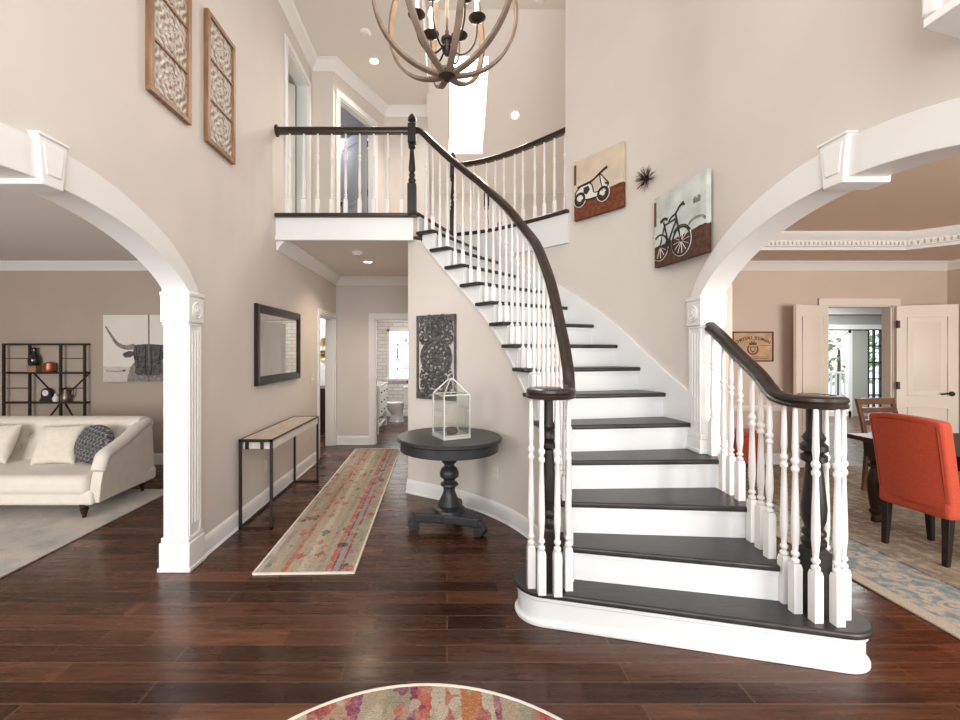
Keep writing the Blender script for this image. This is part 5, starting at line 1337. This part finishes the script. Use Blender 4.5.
for z, rx, ry, cx in ((0, .17, .11, -.05), (.06, .15, .10, -.05), (.16, .12, .09, -.06), (.26, .17, .14, -.02), (.36, .23, .18, .02), (.39, .235, .185, .02)): L.append([(cx+rx*math.cos(a), ry*math.sin(a), z) for a in frange(0, 2*PI, 24)[:-1]])
b.bridge(L); b.build('bowl', M['porcelain'], to)
b = MB(); b.bridge([[(.02+rx*math.cos(a), ry*math.sin(a), z) for a in frange(0, 2*PI, 24)[:-1]] for z, rx, ry in ((.392, .24, .19), (.42, .245, .195), (.43, .23, .18))]); b.build('seat_lid', M['porcelain'], to)
b = MB(); b.box(-.42, -.22, -.19, .19, .36, .74); tk = b.build('tank', M['porcelain'], to, bevel=.02, seg=3); b = MB(); b.box(-.43, -.21, -.2, .2, .74, .775); b.build('tank_lid', M['porcelain'], tk, bevel=.008)
kc = thing('kitchen_cabinet', 'black cabinet beyond the doorway at the end of the left wall', 'cabinet', (-2.75, 8.56, 0))
b = MB(); b.box(-.7, .7, -.3, .3, .08, .80); b.box(-.68, .68, -.26, .3, 0, .08); b.build('body', M['slate'], kc, smooth=False); b = MB(); b.box(-.72, .72, -.33, .31, .80, .84); b.build('countertop', M['slate'], kc, bevel=.004)
for i in range(3): b = MB(); b.box(-.69+i*.465, -.24+i*.465, -.318, -.30, .10, .79); dd = b.build('door', M['slate'], kc, smooth=False, bevel=.003); b = MB(); b.cyl((-.30+i*.465, -.335, .6), (-.30+i*.465, -.335, .72), .006); b.build('handle', M['gold'], dd)
for px, py, r_, lab in ((323.2, 355, .10, 'gold wall disc beyond the left hall doorway, the lower of two'), (325.3, 343, .11, 'gold wall disc beyond the left hall doorway, the upper of two')):
    x = (px-447)*8.88/440; z = 1.54-(py-351)*8.88/440
    o = thing('wall_disc', lab, 'wall ornament', (x, 8.898 if r_ > .105 else 8.885, z)); T = Matrix.Rotation(PI/2, 4, 'X'); b = MB(); b.lathe([(0, .0), (r_*.5, .002), (r_*.9, .012), (r_, .02), (r_, .016), (r_*.9, .004), (0, -.004)][::-1], seg=28, T=T); o['group'] = 'gold wall discs'; b.build('dish', M['gold'], o)
    b = MB(); b.lathe([(r_*.25, .006), (r_*.3, .012), (r_*.35, .006)], seg=20, T=T); b.build('ring', M['gold'], o)
# purple curtain seen through the angled upstairs door
cu_ = thing('curtain', 'purple curtain glimpsed through the angled upstairs doorway', 'curtain', (-1.72, 8.42, UP))
b = MB(); xs = frange(-.3, .3, 60)
b.bridge([[(x, .03*math.sin(x*62)-.01, z) for x in xs]+[(x, .03*math.sin(x*62)+.01, z) for x in xs[::-1]] for z in (.02, .9, 1.70)]); b.build('fabric', M['purple'], cu_)
b = MB(); b.cyl((-.4, 0, 1.73), (.4, 0, 1.73), .014); b.ball((-.41, 0, 1.73), .025); b.ball((.41, 0, 1.73), .025); b.build('rod', M['bronze'], cu_)

# garden outside the sunroom
rnd = random.Random(11)
for i, (x, y, r_, lab) in enumerate(((10.8, 13.9, 1.15, 'leafy green bush outside the sunroom glass door, the nearer one'), (13.9, 15.6, 1.6, 'tall green bush outside the sunroom french window'))):
    o = thing('garden_bush', lab, 'bush', (x, y, -.02), 0, 'bushes outside the sunroom'); b = MB()
    for k in range(420):
        th, ph = rnd.uniform(0, 2*PI), math.acos(rnd.uniform(-.9, 1)); rr = r_*rnd.uniform(.55, 1)
        c = V((rr*math.cos(th)*math.sin(ph), rr*math.sin(th)*math.sin(ph), r_*1.05+rr*math.cos(ph))); n = V((rnd.uniform(-1, 1), rnd.uniform(-1, 1), rnd.uniform(-1, 1))).normalized(); u = n.orthogonal().normalized()*.13; w_ = n.cross(u)*.6
        b.face([c+u, c+w_, c-u, c-w_])
    b.build('foliage', M['green'], o, smooth=False); b = MB(); b.cyl((0, 0, -.05), (0, 0, r_), .08, .04); b.build('trunk', M['chair_brown'], o)
dk = thing('deck_railing', 'pale deck railing outside the sunroom glass door', 'railing', (0, 0, -.02))
b = MB(); b.box(8.6, 13, 12.5, 12.56, .92, .97); b.build('top_rail', M['rail_outside'], dk, smooth=False)
for i in range(16): b = MB(); x = 9.9+i*.13; b.box(x-.018, x+.018, 12.51, 12.55, 0, .92); b.build('picket', M['rail_outside'], dk, smooth=False)
